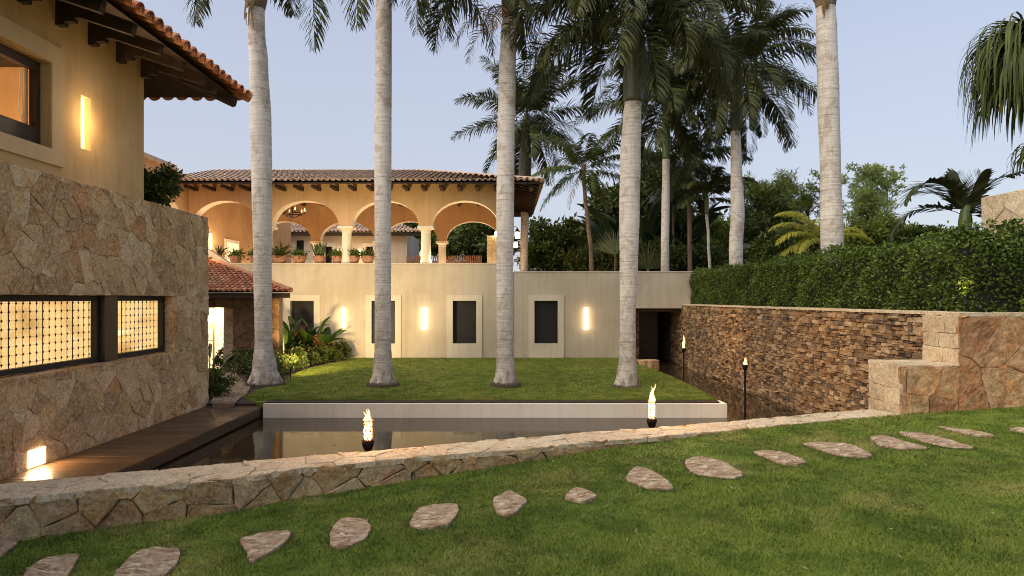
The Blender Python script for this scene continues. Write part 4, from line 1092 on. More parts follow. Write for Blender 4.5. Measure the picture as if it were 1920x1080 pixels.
sp4 = auto_specs(16, 3.8, 444, (50,-28), (75,100)) + [(az(.25,-1), R(5), 3.6, R(100)), (az(-.35,-1), R(0), 3.4, R(95)), (az(0,-1), R(-20), 2.6, R(70)), (az(-.2,-1), R(25), 3.6, R(115)), (az(.5,-1), R(20), 3.6, R(115)), (az(-1,-.1), R(30), 3.9, R(112)), (az(-.9,.5), R(5), 3.9, R(88)), (az(-1,-.6), R(48), 3.9, R(112)), (az(-.8,.1), R(-8), 3.5, R(70)), (az(.9,-.3), R(38), 3.8, R(112)), (az(.9,.5), R(8), 3.8, R(90)), (az(1,-.1), R(-2), 3.4, R(80)), (az(.2,-1), R(62), 3.2, R(90)), (az(.3,1), R(30), 3.5, R(90)), (az(-.3,1), R(15), 3.5, R(80)), (az(.6,-.8), R(20), 3.0, R(100)), (az(-.4,.8), R(60), 3.5, R(70)), (az(.5,.8), R(65), 3.5, R(60)), (az(-.5,-.8), R(68), 3.2, R(60)), (az(.8,-.6), R(-10), 3.2, R(70)), (az(.2,1), R(-12), 3.2, R(60))]
palm('royal_palm', 'fourth tall pale palm standing on the lawn right end, dark fronds hanging overhead', 17.3, [(1175,727,50),(1176,705,40),(1177,670,31),(1177,600,29),(1179,500,34),(1180,400,38),(1182,290,38),(1185,220,34),(1187,190,31)], [(1187,192,36),(1188,150,40),(1190,80,34),(1192,20,20)], sp4, seed=4, sm='crownshaft_dark', group=G0, **RK)
sp5 = [(az(-.4,.5), R(70), 3.0, R(50)), (az(.5,.5), R(68), 3.0, R(50)), (az(1,0), R(40), 3.2, R(70)), (az(.4,-1), R(60), 3, R(40)), (az(1,.5), R(20), 3.0, R(60)), (az(-.5,-.5), R(75), 3, R(40))]
o5, _ = palm('royal_palm', 'tall thick pale palm rising behind the trimmed hedge at right', 16.2, [(1561,490,44),(1560,440,40),(1557,320,36),(1553,180,38),(1550,60,36),(1548,8,33)], [(1548,14,34),(1548,2,38),(1547,-12,50),(1547,-60,38),(1547,-170,22)], sp5, zb=-.35, seed=5, sm='trunk_brown', flare=False, **RK)

def rags(o, Y, lst, seed):
    r = random.Random(seed); m = MB(); pw = Vector((0,0,0))
    for (x, y, l, w) in lst:
        a = P(x, y, Y) - Vector((0, .22, 0)); k = 5; vs = []; dx = r.uniform(-.25, .25)
        for q in range(k+1):
            t = q/k; ww = w*(1-t*.8)*r.uniform(.8, 1.1); c = a + Vector((dx*t*l, -.05*math.sin(t*3), -l*t)); vs += [c - Vector((ww, .02*t, 0)), c + Vector((ww, -.03*t, 0))]
        m.add(vs, [(2*q, 2*q+1, 2*q+3, 2*q+2) for q in range(k)])
    m.build('dry_sheath', M['frond_dead'], o)
rags(o1, 17.6, [(470,8,.5,.05),(476,10,.75,.04),(482,5,.35,.07),(468,30,.35,.03),(474,20,.6,.03)], 4)
rags(o5, 16.2, [(1532,2,.42,.06),(1536,4,.5,.045),(1541,2,.3,.08),(1529,-2,.3,.04)], 5)
BG = 'palms beyond the wall'
RB = dict(nst=90, ll=.78, lw=.066, plum=.6, hang=.4)
palm('royal_palm', 'pale bulging palm trunk rising above the hedge left end with large dark crown', 28.0, [(1379,520,24),(1380,460,25),(1383,400,25),(1381,330,21),(1380,280,19),(1379,245,17)], [(1379,246,20),(1380,210,24),(1382,150,18),(1384,120,12)],
     auto_specs(38, 4.2, 66, (80,-48), (60,100)), zb=-.3, seed=6, sm='crownshaft_dark', flare=False, group=BG, **RB)
palm('royal_palm', 'slim pale palm with bright green crownshaft left of the brown thin palm', 29.0, [(1247,520,16),(1247,450,15),(1248,380,15),(1249,330,14),(1249,298,14)], [(1249,299,15),(1249,270,16),(1248,220,13),(1248,180,9)],
     auto_specs(30, 3.9, 77, (80,-42), (60,100)), zb=.2, seed=7, flare=False, group=BG, **RB)
palm('slender_palm', 'thin brownish palm trunk between the green shafted palm and the small palm', 31.0, [(1294,520,9),(1293,430,8),(1291,340,8),(1289,296,11)], None,
     auto_specs(28, 2.9, 88, (75,-45), (50,90)), zb=.2, tm='trunk_brown', fm='frond_mid', seed=8, flare=False, group=BG, nst=64, ll=.58, lw=.06, plum=.35, hang=.5)
palm('small_palm', 'small dark palm with arching compact crown left of the bulging palm trunk', 30.0, [(1333,515,6),(1328,440,5),(1325,400,6)], [(1325,402,7),(1325,375,8),(1325,362,5)],
     auto_specs(15, 2.2, 99, (80,5), (85,115)), zb=.2, tm='trunk', fm='frond', seed=9, flare=False, group=BG, nst=40, ll=.55, lw=.09, plum=.15, hang=.35)
o10, t10 = palm('coconut_palm', 'thin leaning coconut palm with open crown against the sky', 30.0, [(1111,520,9),(1108,470,8),(1103,420,8),(1097,370,7),(1094,325,8),(1094,308,11)], None,
     auto_specs(18, 2.9, 110, (75,-30), (45,80)), zb=.2, tm='trunk_brown', fm='frond_mid', seed=10, flare=False, group=BG, nst=64, ll=.58, lw=.055, plum=.25, hang=.6)
crown('dry_frond', tuple(P(1093, 315, 30)), [(az(-.6,-.3), R(-55), 2.0, R(35))], M['frond_dead'], o10, 3, nst=30, ll=.4, lw=.03, plum=.4, hang=.6)
palm('royal_palm', 'palm behind the gallery roof corner with wide starry crown and white trunk', 33.0, [(982,520,15),(983,455,14),(984,410,15),(984,340,16)], [(984,342,22),(985,300,24),(986,250,16),(987,215,10)],
     auto_specs(28, 3.8, 121, (85,-55), (35,70)), zb=.2, seed=11, sm='crownshaft_dark', flare=False, group=BG, **RB)
palm('yellow_palm', 'yellow green feathery palm just left of the thick palm behind the hedge', 22.0, [(1543,500,8),(1541,440,8)], None,
     [(az(-1,-.2), R(35), 1.8, R(95)), (az(-1,.3), R(55), 1.9, R(100)), (az(-.8,-.6), R(15), 1.6, R(75)), (az(-.5,.5), R(75), 1.7, R(80)), (az(1,.2), R(45), 1.8, R(95)), (az(.8,-.5), R(30), 1.6, R(80)), (az(-.6,-.1), R(5), 1.6, R(60)), (az(.5,.8), R(70), 1.7, R(80)), (az(-.3,-1), R(50), 1.4, R(90)), (az(-1,0), R(72), 2.0, R(105))], zb=-.3, tm='trunk_brown', fm='frond_yellow', seed=12, flare=False, nst=60, ll=.38, lw=.035, plum=.2, hang=.45)
palm('bottle_palm', 'small dark palm with stiff arching fronds against the sky above the hedge', 15.6, [(1808,470,26),(1809,430,24)], [(1809,432,24),(1810,412,23),(1811,385,14)],
     [(az(-1,-.1), R(68), 2.1, R(150)), (az(-1,.2), R(28), 2.0, R(118)), (az(1,-.15), R(66), 2.3, R(112)), (az(1,.3), R(30), 1.5, R(80)), (az(-.2,.8), R(88), 1.05, R(25)), (az(.15,-.6), R(80), 1.0, R(30)), (az(-.7,.7), R(62), 1.3, R(80)), (az(.8,.8), R(50), 1.3, R(80)), (az(.3,-.8), R(20), .9, R(80)), (az(.6,-.5), R(5), 1.1, R(75))], zb=-.3, tm='crownshaft', seed=13, flare=False, nst=64, ll=.50, lw=.075, plum=.12, hang=.02)

# strap leaved tree at the right edge
def straps(name, heads, mat, parent, seed, n=150, L=1.3, w=.030):
    g = np.random.default_rng(seed); V = []; Fc = []; off = 0
    for (c, n_, L_) in heads:
        for i in range(n_):
            a = g.uniform(0, 2*math.pi); e = g.uniform(-.1, 1.45); l = L_*g.uniform(.75, 1.1); m = 10
            t = np.linspace(0, 1, m); ee = e - (e + 1.50)*np.clip(t*1.4, 0, 1)**1.0; d = np.stack([np.cos(ee)*math.cos(a), np.cos(ee)*math.sin(a), np.sin(ee)], 1)
            p = np.vstack([[0,0,0], np.cumsum(d[:-1]*l/(m-1), 0)]) + np.array(c)
            s = np.array([-math.sin(a), math.cos(a), 0])*w*g.uniform(.7,1.2)
            wd = (1 - t**2.5*.9)[:, None]; v = np.stack([p - s*wd, p + s*wd], 1).reshape(-1, 3)
            k = np.arange(m-1)[:, None]*2 + off; Fc.append(k + [0,1,3,2]); V.append(v); off += len(v)
    return np_mesh(name, np.vstack(V), np.vstack(Fc), mat, parent)
Yp = 14.0; c1 = P(1925, 85, Yp); c2 = P(1945, 285, Yp)
pt = empty('ponytail_palm', (P(1975,500,Yp).x, Yp, -.3), 'strap leaved tree with drooping green leaves at top right edge', 'tree')
mb = MB(); bx = P(1975,500,Yp).x; mb.tube([(bx,Yp,-.3),(bx,Yp,1.5),(bx-.1,Yp,3.0),(c1.x+.02,Yp,4.2),(c1.x,Yp,c1.z)], [.3,.2,.15,.11,.06], 10); mb.tube([(bx-.05,Yp,2.2),(c2.x,Yp,c2.z)], [.1,.05], 8); mb.build('trunk', M['trunk_brown'], pt)
straps('crown', [(tuple(c1), 380, 1.95), (tuple(c1 - Vector((0,0,.4))), 300, 1.9), (tuple(c1 - Vector((.1,0,.9))), 200, 1.6), (tuple(c2), 90, .85)], M['frond_mid'], pt, 5)

# ================================================================ broadleaf trees
def tree(kind, label, c, rad, n, leaf, mat, zb, seed, clumps=40, cat='tree', group=None, trunk_r=.09, stems=1, shell=.55, spread=.33, elong=2.2, core=False, drop=0.0):
    g = np.random.default_rng(seed); c = np.array(c); rad = np.array(rad)
    o = empty(kind, (c[0], c[1], zb), label, cat, group)
    u = norm(g.normal(size=(clumps, 3))); rr = g.uniform(shell, 1.0, (clumps, 1)); cc = c + u*rr*rad
    cc[:, 2] = np.maximum(cc[:, 2], zb + .15)
    cs = g.uniform(.6, 1.3, clumps)
    idx = g.integers(0, clumps, n); off = norm(g.normal(size=(n, 3)))*g.uniform(0, 1, (n, 1))**.6 * (rad.mean()*spread*cs[idx])[:, None]
    off[:, 2] *= .7
    p = cc[idx] + off; p[:, 2] = np.maximum(p[:, 2], zb + .03)
    d = norm(g.normal(size=(n, 3)) + norm(off)*.8 + np.array([0,0,-drop])); nr = norm(g.normal(size=(n, 3)) + np.array([0,0,1.2]))
    l = leaf*g.uniform(.6, 1.25, n); v, f = leaf_quads(p, d, nr, l, l/elong)
    m = MB(); cw = Vector(c)
    for s in range(stems):
        bx_ = Vector((c[0] + (rng.uniform(-.3,.3)*rad[0] if stems > 1 else 0), c[1], zb)); fork = Vector((c[0] + rng.uniform(-.1,.1)*rad[0], c[1], max(zb+.3, c[2]-rad[2]*.5)))
        m.tube([bx_, bx_.lerp(fork, .5) + Vector((rng.uniform(-.1,.1),0,0)), fork], [trunk_r, trunk_r*.8, trunk_r*.65], 7)
        for q in range(s, clumps, stems*2):
            e = Vector(cc[q]); mid = fork.lerp(e, .5) + Vector((rng.uniform(-.15,.15), rng.uniform(-.15,.15), .1))
            m.tube([fork, mid, e], [trunk_r*.45, trunk_r*.25, trunk_r*.08], 5, False)
    m.build('trunk', M['bark'], o)
    np_mesh('crown', v, f, M[mat], o)
    return o
def T(px, py, Y, rx, ry_, rd=None):      # picture extents -> centre and radii in metres
    return tuple(P(px, py, Y)), (rx/F*Y, (rd if rd else max(rx, ry_)/F*Y*.7), ry_/F*Y)
BT_ = 'trees beyond the terrace wall'
c, r = T(1040, 468, 38, 62, 55); tree('broadleaf_tree', 'round dark broadleaf tree beside the gallery lanterns', c, r, 15000, .26, 'tree_dark', .2, 1, 60, group=BT_)
c, r = T(1105, 475, 42, 50, 60); tree('broadleaf_tree', 'dark low tree behind the leaning coconut palm', c, r, 9000, .28, 'tree_dark', .2, 2, 40, group=BT_)
c, r = T(1165, 440, 40, 62, 95); tree('broadleaf_tree', 'tall dark tree mass behind the fourth palm trunk', c, r, 20000, .32, 'tree_dark', .2, 3, 70, group=BT_)
c, r = T(1225, 400, 38, 55, 125); tree('broadleaf_tree', 'tallest dark tree mass around the green shafted palm', c, r, 22000, .30, 'tree_dark', .2, 4, 70, group=BT_)
c, r = T(1330, 460, 40, 72, 52); tree('bushy_tree', 'olive green bushy tree behind the small dark palm', c, r, 16000, .20, 'tree_mid', .2, 5, 60, group=BT_)
c, r = T(1440, 415, 38, 62, 78); tree('feathery_tree', 'tall fine leaved green tree between the bulging palm and the yellow palm', c, r, 26000, .24, 'tree_dark', -.3, 6, 80, elong=4.5, drop=.8, group=BT_)
c, r = T(1425, 350, 38, 30, 26); tree('bamboo_clump', 'wispy bamboo tips rising over the fine leaved green tree', c, r, 1500, .34, 'tree_mid', 1.5, 7, 22, elong=7, shell=.3, drop=.5)
c, r = T(1475, 345, 38, 26, 30); tree('bamboo_clump', 'wispy bamboo tips nearest the yellow palm', c, r, 1100, .34, 'tree_mid', 1.5, 17, 20, elong=7, shell=.3, drop=.5)
c, r = T(1632, 380, 32, 66, 84); tree('airy_tree', 'pale green airy tree right of the thick palm trunk', c, r, 13000, .13, 'tree_pale', -.3, 8, 110, shell=.1, spread=.2, stems=3, trunk_r=.05, group=BT_)
c, r = T(1665, 335, 32, 38, 38); tree('airy_tree', 'sparse top branches of small leaves right of the pale airy tree', c, r, 1300, .14, 'tree_pale', 1.0, 18, 50, shell=.3, spread=.12, stems=3, trunk_r=.03)
c, r = T(1515, 375, 34, 40, 60); tree('airy_tree', 'thin greyish airy tree behind the yellow palm', c, r, 3500, .13, 'tree_mid', -.3, 28, 70, shell=.1, spread=.2, stems=2, trunk_r=.04)
c, r = T(1650, 455, 28, 90, 42); tree('round_shrub', 'mid green shrub mass behind the hedge right of the thick palm', c, r, 20000, .16, 'tree_mid', -.3, 9, 70, cat='shrub')
c, r = T(1480, 470, 24, 75, 34); tree('round_shrub', 'dark green shrub mass behind the hedge left of the thick palm', c, r, 20000, .17, 'tree_dark', -.3, 10, 70, cat='shrub')
c, r = T(1725, 455, 24, 45, 38); tree('round_shrub', 'dark shrub below the stiff arching palm', c, r, 9000, .14, 'tree_dark', -.3, 29, 40, cat='shrub')
c, r = T(1230, 490, 33, 180, 26, 1.5); tree('understory_shrub', 'low dark undergrowth along the top of the terrace wall', c, r, 26000, .22, 'tree_dark', .2, 11, 110, cat='shrub', stems=6, trunk_r=.04)
c, r = T(880, 450, 52, 85, 52); tree('broadleaf_tree', 'dark tree seen through the right gallery arch', c, r, 14000, .36, 'tree_dark', .2, 12, 50)
c, r = T(790, 440, 58, 60, 40); tree('broadleaf_tree', 'dark tree behind the rear tiled roof', c, r, 7000, .36, 'tree_dark', .2, 13, 40)
c, r = T(1310, 480, 60, 330, 55, 3); tree('far_woodland', 'far dark tree line closing the view behind the palms', c, r, 30000, .6, 'tree_dark', .0, 14, 150, stems=6)['kind'] = 'stuff'

# broad leaved banana like plants
def bigleaves(kind, label, base, n, L, Wd, mat, seed, el=(88, 30), curl=(30, 75), cat='plant', spread=.25, stalk=.45, flowers=0, group=None, hgt=1.0):
    r = random.Random(seed); o = empty(kind, base, label, cat, group); m = MB(); st = MB(); fl = MB()
    for i in range(n):
        t = (i+.5)/n; a = i*2.39996 + r.uniform(-.3,.3); e0 = R(el[0] + (el[1]-el[0])*t + r.uniform(-8, 8)); cu = R(r.uniform(*curl)); l = L*r.uniform(.75, 1.1); w = Wd*r.uniform(.8,1.15)
        p = Vector(base) + Vector((r.uniform(-spread, spread), r.uniform(-spread, spread), r.uniform(0, .2)*hgt)); ls = l*stalk*r.uniform(.7,1.3); k = 9
        d0 = Vector((math.cos(e0)*math.cos(a), math.cos(e0)*math.sin(a), math.sin(e0)))
        q = p + d0*ls; st.tube([p, q], [.022, .014], 5)
        sd = Vector((-math.sin(a), math.cos(a), 0)); tw = r.uniform(-.5,.5); prev = q; vs = []
        for j in range(k+1):
            tt = j/k; e = e0 - cu*tt**1.3; d = Vector((math.cos(e)*math.cos(a), math.cos(e)*math.sin(a), math.sin(e)))
            if j: prev = prev + d*(l/k)
            up = sd.cross(d); ww = w*.5*max(.02, math.sin(math.pi*min(1, tt*.93+.05))**.6); s2 = sd*math.cos(tw) + up*math.sin(tw)
            fold = up*ww*.35*(-1 if up.z < 0 else 1); wob = up*r.uniform(-.03,.03)*w
            vs += [prev - s2*ww + fold + wob, prev, prev + s2*ww + fold - wob]
        m.add(vs, [(3*j+q_, 3*j+q_+1, 3*j+q_+4, 3*j+q_+3) for j in range(k) for q_ in (0, 1)])
    m.build('leaves', M[mat], o); st.build('stems', M['crownshaft'], o)
    if flowers:
        for i in range(flowers):
            p = Vector(base) + Vector((r.uniform(-.1,.5), -r.uniform(.25,.5), r.uniform(.75, 1.25)*hgt))
            for q in range(5):
                b = p + Vector((r.uniform(-.03,.03), r.uniform(-.03,.03), -.07*q)); fl.tube([b, b + Vector(((-1)**q*.08, -.03, .05))], [.022, .004], 5)
        fl.build('flowers', M['flower'], o)
    return o
g1 = 'broad leaved clump by the main wall'
for i, (px, py, Y, n, L, s, lb, ff) in enumerate([(538,672,23.6,16,1.15,3,'broad leaved plant at the porch wall end',0),(566,672,24.0,20,1.25,4,'tallest broad leaved plant with red flowers below the first dark window',5),(592,674,24.2,16,1.1,5,'broad leaved plant nearest the leftmost main wall light',1)]):
    p = P(px, py, Y); bigleaves('heliconia_plant', lb, (p.x, Y, -2.22), n+8, L*.72, .30, 'bigleaf', s, (88, 15), (20, 60), spread=.35, stalk=.7, flowers=ff, group=g1)
for i, (px, Y, L, n, zt_, lb) in enumerate([(1160,35,2.6,16,1.6,'banana like plant with upright dark leaves just left of the fourth palm trunk'),(1205,34,2.8,18,2.2,'banana like plant with dark leaves just right of the fourth palm trunk'),(1240,34,2.4,14,1.0,'dark broad leaved plant at the green shafted palm foot'),(1268,36,2.6,14,2.4,'high dark broad leaved plant behind the thin brown palm')]):
    p = P(px, 500, Y); bigleaves('banana_plant', lb, (p.x, Y, .3), n, L, .62, 'bigleaf_dark', 40+i, (88, 45), (30, 80), spread=.3, stalk=zt_*.5, group='banana plants beyond the wall')
# fans
def fan(kind, label, base, zc, L, n, mat, seed, a0=-5, a1=185, w=.05, face=0.0, droop=.2):
    o = empty(kind, base, label, 'plant'); m = MB(); r = random.Random(seed); c = Vector((base[0], base[1], zc))
    m.tube([base, (base[0], base[1], (base[2]+zc)/2), c], [.09, .07, .05], 7); m.build('stem', M['trunk_brown'], o); m = MB()
    for i in range(n):
        a = R(a0 + (a1-a0)*i/(n-1) + r.uniform(-2,2)); l = L*r.uniform(.85,1.05); d = Vector((math.cos(a)*math.cos(face), math.cos(a)*math.sin(face) + r.uniform(-.12,.12), math.sin(a)))
        s = d.cross(Vector((0,1,0))).normalized()*w/2; q = c + d*l*.55; e = c + d*l + Vector((0,0,-l*droop*abs(math.cos(a))))
        m.add([c - s*.3, c + s*.3, q + s, q - s, e + s*.15, e - s*.15], [(0,1,2,3),(3,2,4,5)])
    m.build('fan_leaf', M[mat], o); return o
p = P(1152, 515, 31.5); fan('fan_palm', 'small pale fan of thin upright stalks left of the fourth palm trunk', (p.x+.05, 31.5, .2), P(0,478,31.5).z, 1.25, 26, 'fan', 3, 55, 165, .05, 0, .05)
p = P(1262, 400, 33); fan('fan_palm', 'wide dark radial fan behind the thin brown palm', (p.x, 33, .2), P(0,385,33).z, 1.9, 30, 'frond_mid', 4, -50, 150, .06)
p = P(1215, 510, 30); fan('fan_palm', 'low dark fan leaves at the wall top right of the fourth palm trunk', (p.x, 30, .2), P(0,505,30).z, 1.3, 24, 'frond', 5, 10, 170, .07)

# hedge and low shrubs
def hedge(name, label, segs, n, leaf, mat, seed, cat='hedge', lump=.10, core=True, group=None, cmat='core'):
    """segs: list of (x0,x1,y0,y1,z0,z1a,z1b): boxes whose top may slope along y"""
    g = np.random.default_rng(seed); s0 = segs[0]
    o = empty(name, ((s0[0]+s0[1])/2, (s0[2]+s0[3])/2, s0[4]), label, cat, group)
    V = []; Fc = []; off = 0; m = MB(); ar = [((s[1]-s[0])+(s[3]-s[2]))*2*(s[5]-s[4]) + (s[1]-s[0])*(s[3]-s[2]) for s in segs]
    for s, A in zip(segs, ar):
        k = int(n*A/sum(ar)); x0,x1,y0,y1,z0,za,zb = s; sh = .16
        face = g.random(k); u, v = g.random(k), g.random(k); w_, d_, h_ = x1-x0, y1-y0, za-z0
        aF, aS, aT = w_*h_, d_*h_, w_*d_; tot = 2*aF+2*aS+aT; c = np.cumsum([aF, aF, aS, aS, aT])/tot
        i = np.searchsorted(c, face); i = np.clip(i, 0, 4)
        px = np.where(i < 2, x0+u*w_, np.where(i == 2, x0, np.where(i == 3, x1, x0+u*w_)))
        py = np.where(i == 0, y0, np.where(i == 1, y1, y0+v*d_)); py = np.where((i == 2)|(i == 3), y0+u*d_, py)
        zt_ = za + (zb-za)*(py-y0)/max(d_, 1e-3)
        pz = np.where(i == 4, zt_, z0 + v*(zt_-z0))
        nr = np.stack([np.select([i==2, i==3], [-1., 1.], 0), np.select([i==0, i==1], [-1., 1.], 0), (i==4)*1.], 1)
        p = np.stack([px, py, pz], 1)
        lum = np.array([mnoise.noise(Vector(q*np.array([1.3,1.3,1.6]))) + .6*mnoise.noise(Vector(q*3.4)) for q in p])
        p += nr*(lum*lump*1.6 - g.uniform(0, 1, k)**2*sh + .03)[:, None] + g.normal(0, .02, (k, 3))
        stray = g.random(k) < .02; p[stray] += nr[stray]*.09 + np.array([0,0,.05])
        p[:, 2] = np.maximum(p[:, 2], z0+.01)
        d = norm(g.normal(size=(k, 3))*.8 + nr*.5 + np.array([0,0,-.1])); nn = norm(nr*1.0 + g.normal(size=(k, 3))*.7 + np.array([0,0,.5]))
        l = leaf*g.uniform(.6, 1.25, k); a, f = leaf_quads(p, d, nn, l, l*.58); V.append(a); Fc.append(f+off); off += len(a)
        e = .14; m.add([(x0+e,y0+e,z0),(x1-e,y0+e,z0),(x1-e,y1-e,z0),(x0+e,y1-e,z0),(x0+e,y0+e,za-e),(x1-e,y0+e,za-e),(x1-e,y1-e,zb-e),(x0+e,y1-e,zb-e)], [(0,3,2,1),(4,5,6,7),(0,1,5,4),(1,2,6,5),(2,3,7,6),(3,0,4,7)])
    np_mesh('foliage', np.vstack(V), np.vstack(Fc), M[mat], o); m.build('dark_core', M[cmat], o)  # solid dark box painted as the shade inside the hedge
    return o
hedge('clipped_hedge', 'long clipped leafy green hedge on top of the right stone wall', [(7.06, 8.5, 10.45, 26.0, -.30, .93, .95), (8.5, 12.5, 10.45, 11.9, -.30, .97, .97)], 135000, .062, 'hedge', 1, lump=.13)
# ragged tall shoots on the hedge near the right end
c, r = (7.9, 10.9, 1.02), (.9, .5, .22); tree('hedge_shoots', 'loose taller shoots sprouting at the hedge right end', c, r, 1800, .10, 'hedge', .5, 40, 26, cat='shrub', trunk_r=.02)
def shrubs(label, pts, n, leaf, mat, seed, zh, group, kind='low_shrub', rad=.42):
    for i, (px, py) in enumerate(pts):
        p = Gz(px, py, ZL)
        tree(kind, label[i], (p.x, p.y, ZL + zh*.5), (rad, rad*.9, zh*.55), n, leaf, mat, ZL, seed+i, 22, cat='shrub', group=group, trunk_r=.015, stems=3, shell=.5, spread=.42)
lp = [(526,700),(548,692),(572,685),(597,680),(620,677),(640,674)]
shrubs(['low shrub in the row right of the leftmost palm, nearest the palm','second low shrub in the row below the broad leaved plants','third low shrub in the row below the broad leaved plants','fourth low shrub in the row along the curved lawn edge','fifth low shrub in the row along the curved lawn edge','last low shrub of the row, against the cream wall'], lp, 2900, .09, 'tree_dark', 200, .62, 'low shrubs along the curved lawn edge')
shrubs(['dark shrub between gravel path and leftmost palm, nearest the pond','dark shrub behind the path near the leftmost palm','dark shrub below the lit door jamb','dark shrub left of the path under the stone corner','dark shrub in front of the unlit porch wall','shrub hugging the foot of the leftmost palm'], [(470,716),(452,698),(432,690),(398,742),(478,696),(508,712)], 2400, .09, 'tree_dark', 220, .62, 'dark shrubs around the gravel path')
g = np.random.default_rng(9); k = 140; i_ = g.integers(0, 6, k); pp = np.array([tuple(Gz(*q, ZL)) for q in lp])[i_] + np.stack([g.normal(0,.3,k), g.normal(-.15,.2,k), g.uniform(.5,.72,k)], 1)
v, f = leaf_quads(pp, norm(g.normal(size=(k,3))), norm(g.normal(size=(k,3))), np.full(k,.06), np.full(k,.045)); tag(np_mesh('shrub_blossoms', v, f, M['yellowflower']), kind='stuff')
p = P(402, 690, 16.6); bigleaves('arching_plant', 'dark arching leaves at the stone corner in front of the lit door', (p.x-.12, 16.6, -2.22), 15, .62, .10, 'bigleaf_dark', 77, (85, 15), (50, 95), spread=.08, stalk=.9)
c = P(303, 348, 13.2); tree('ledge_bush', 'dark leafy bush on the ledge above the stone wall corner', (XL-.55, 13.25, 2.15), (.62, .6, .48), 5200, .10, 'tree_dark', 1.76, 61, 34, cat='bush', trunk_r=.03, stems=3)

# ================================================================ potted plants on the parapet
pot_x = [(442,26,'a'),(478,26,'b'),(525,30,'fern'),(561,30,'low'),(599,28,'spiky'),(632,24,'low'),(664,24,'low'),(690,28,'low')]
plabel = ['terracotta bowl with low plant nearest the sloping parapet at left','terracotta bowl just left of the first palm trunk','terracotta bowl with bushy fern just right of the first palm trunk','wide terracotta bowl with low flowers under the chandelier','terracotta bowl with upright spiky leaves','terracotta bowl just left of the second gallery column','small terracotta bowl just right of the second gallery column','terracotta bowl half behind the second palm trunk']
for i, ((x, w, kd), lb) in enumerate(zip(pot_x, plabel)):
    p = P(x, 0, YW+.27); r_ = w/2/50*.88; zb_ = 1.337; o = empty('potted_plant', (p.x, p.y, zb_), lb, 'potted plant', 'potted plants on the gallery parapet')
    m = MB(); m.lathe((p.x, p.y, zb_), [(r_*.68,0),(r_*.9,.12),(r_*.98,.24),(r_*1.04,.245),(r_*1.04,.28),(r_*.9,.28),(r_*.86,.2)], 20); m.build('pot', M['terracotta'], o, False)
    g = np.random.default_rng(300+i)
    if kd == 'spiky':
        m = MB()
        for q in range(60):
            a = g.uniform(0, 6.28); l = g.uniform(.4, .68); tl = g.uniform(.05,.45); b = Vector((p.x + g.uniform(-.12,.12), p.y+g.uniform(-.1,.1), zb_+.22)); d = Vector((math.cos(a)*tl, math.sin(a)*tl, 1)).normalized(); s = Vector((.026,.008,0))
            m.add([b-s, b+s, b+d*l*.6+s*.8, b+d*l*.6-s*.8, b+d*l], [(0,1,2,3),(3,2,4)])
        m.build('foliage', M['bigleaf'], o)
    elif kd == 'fern':
        crown('foliage', (p.x, p.y, zb_+.22), auto_specs(24, .68, 5, (82,15), (40,80)), M['frond_mid'], o, 7, nst=22, ll=.14, lw=.03, plum=.1, hang=.2)
    else:
        k = 620; pp = np.array([p.x, p.y, zb_+.33]) + g.normal(size=(k,3))*np.array([r_*.58, r_*.5, .085]); l = g.uniform(.05,.11,k)
        v, f = leaf_quads(pp, norm(g.normal(size=(k,3))+[0,0,.5]), norm(g.normal(size=(k,3))+[0,0,1]), l, l*.5); np_mesh('foliage', v, f, M['hedge'], o)
p = P(403, 492, YW+.2); bigleaves('agave_plant', 'spiky dark plant behind the sloping parapet at left', (p.x+.05, YW+.5, 1.55), 16, .42, .07, 'bigleaf_dark', 6, (85,20), (10,50), stalk=.1, spread=.05)

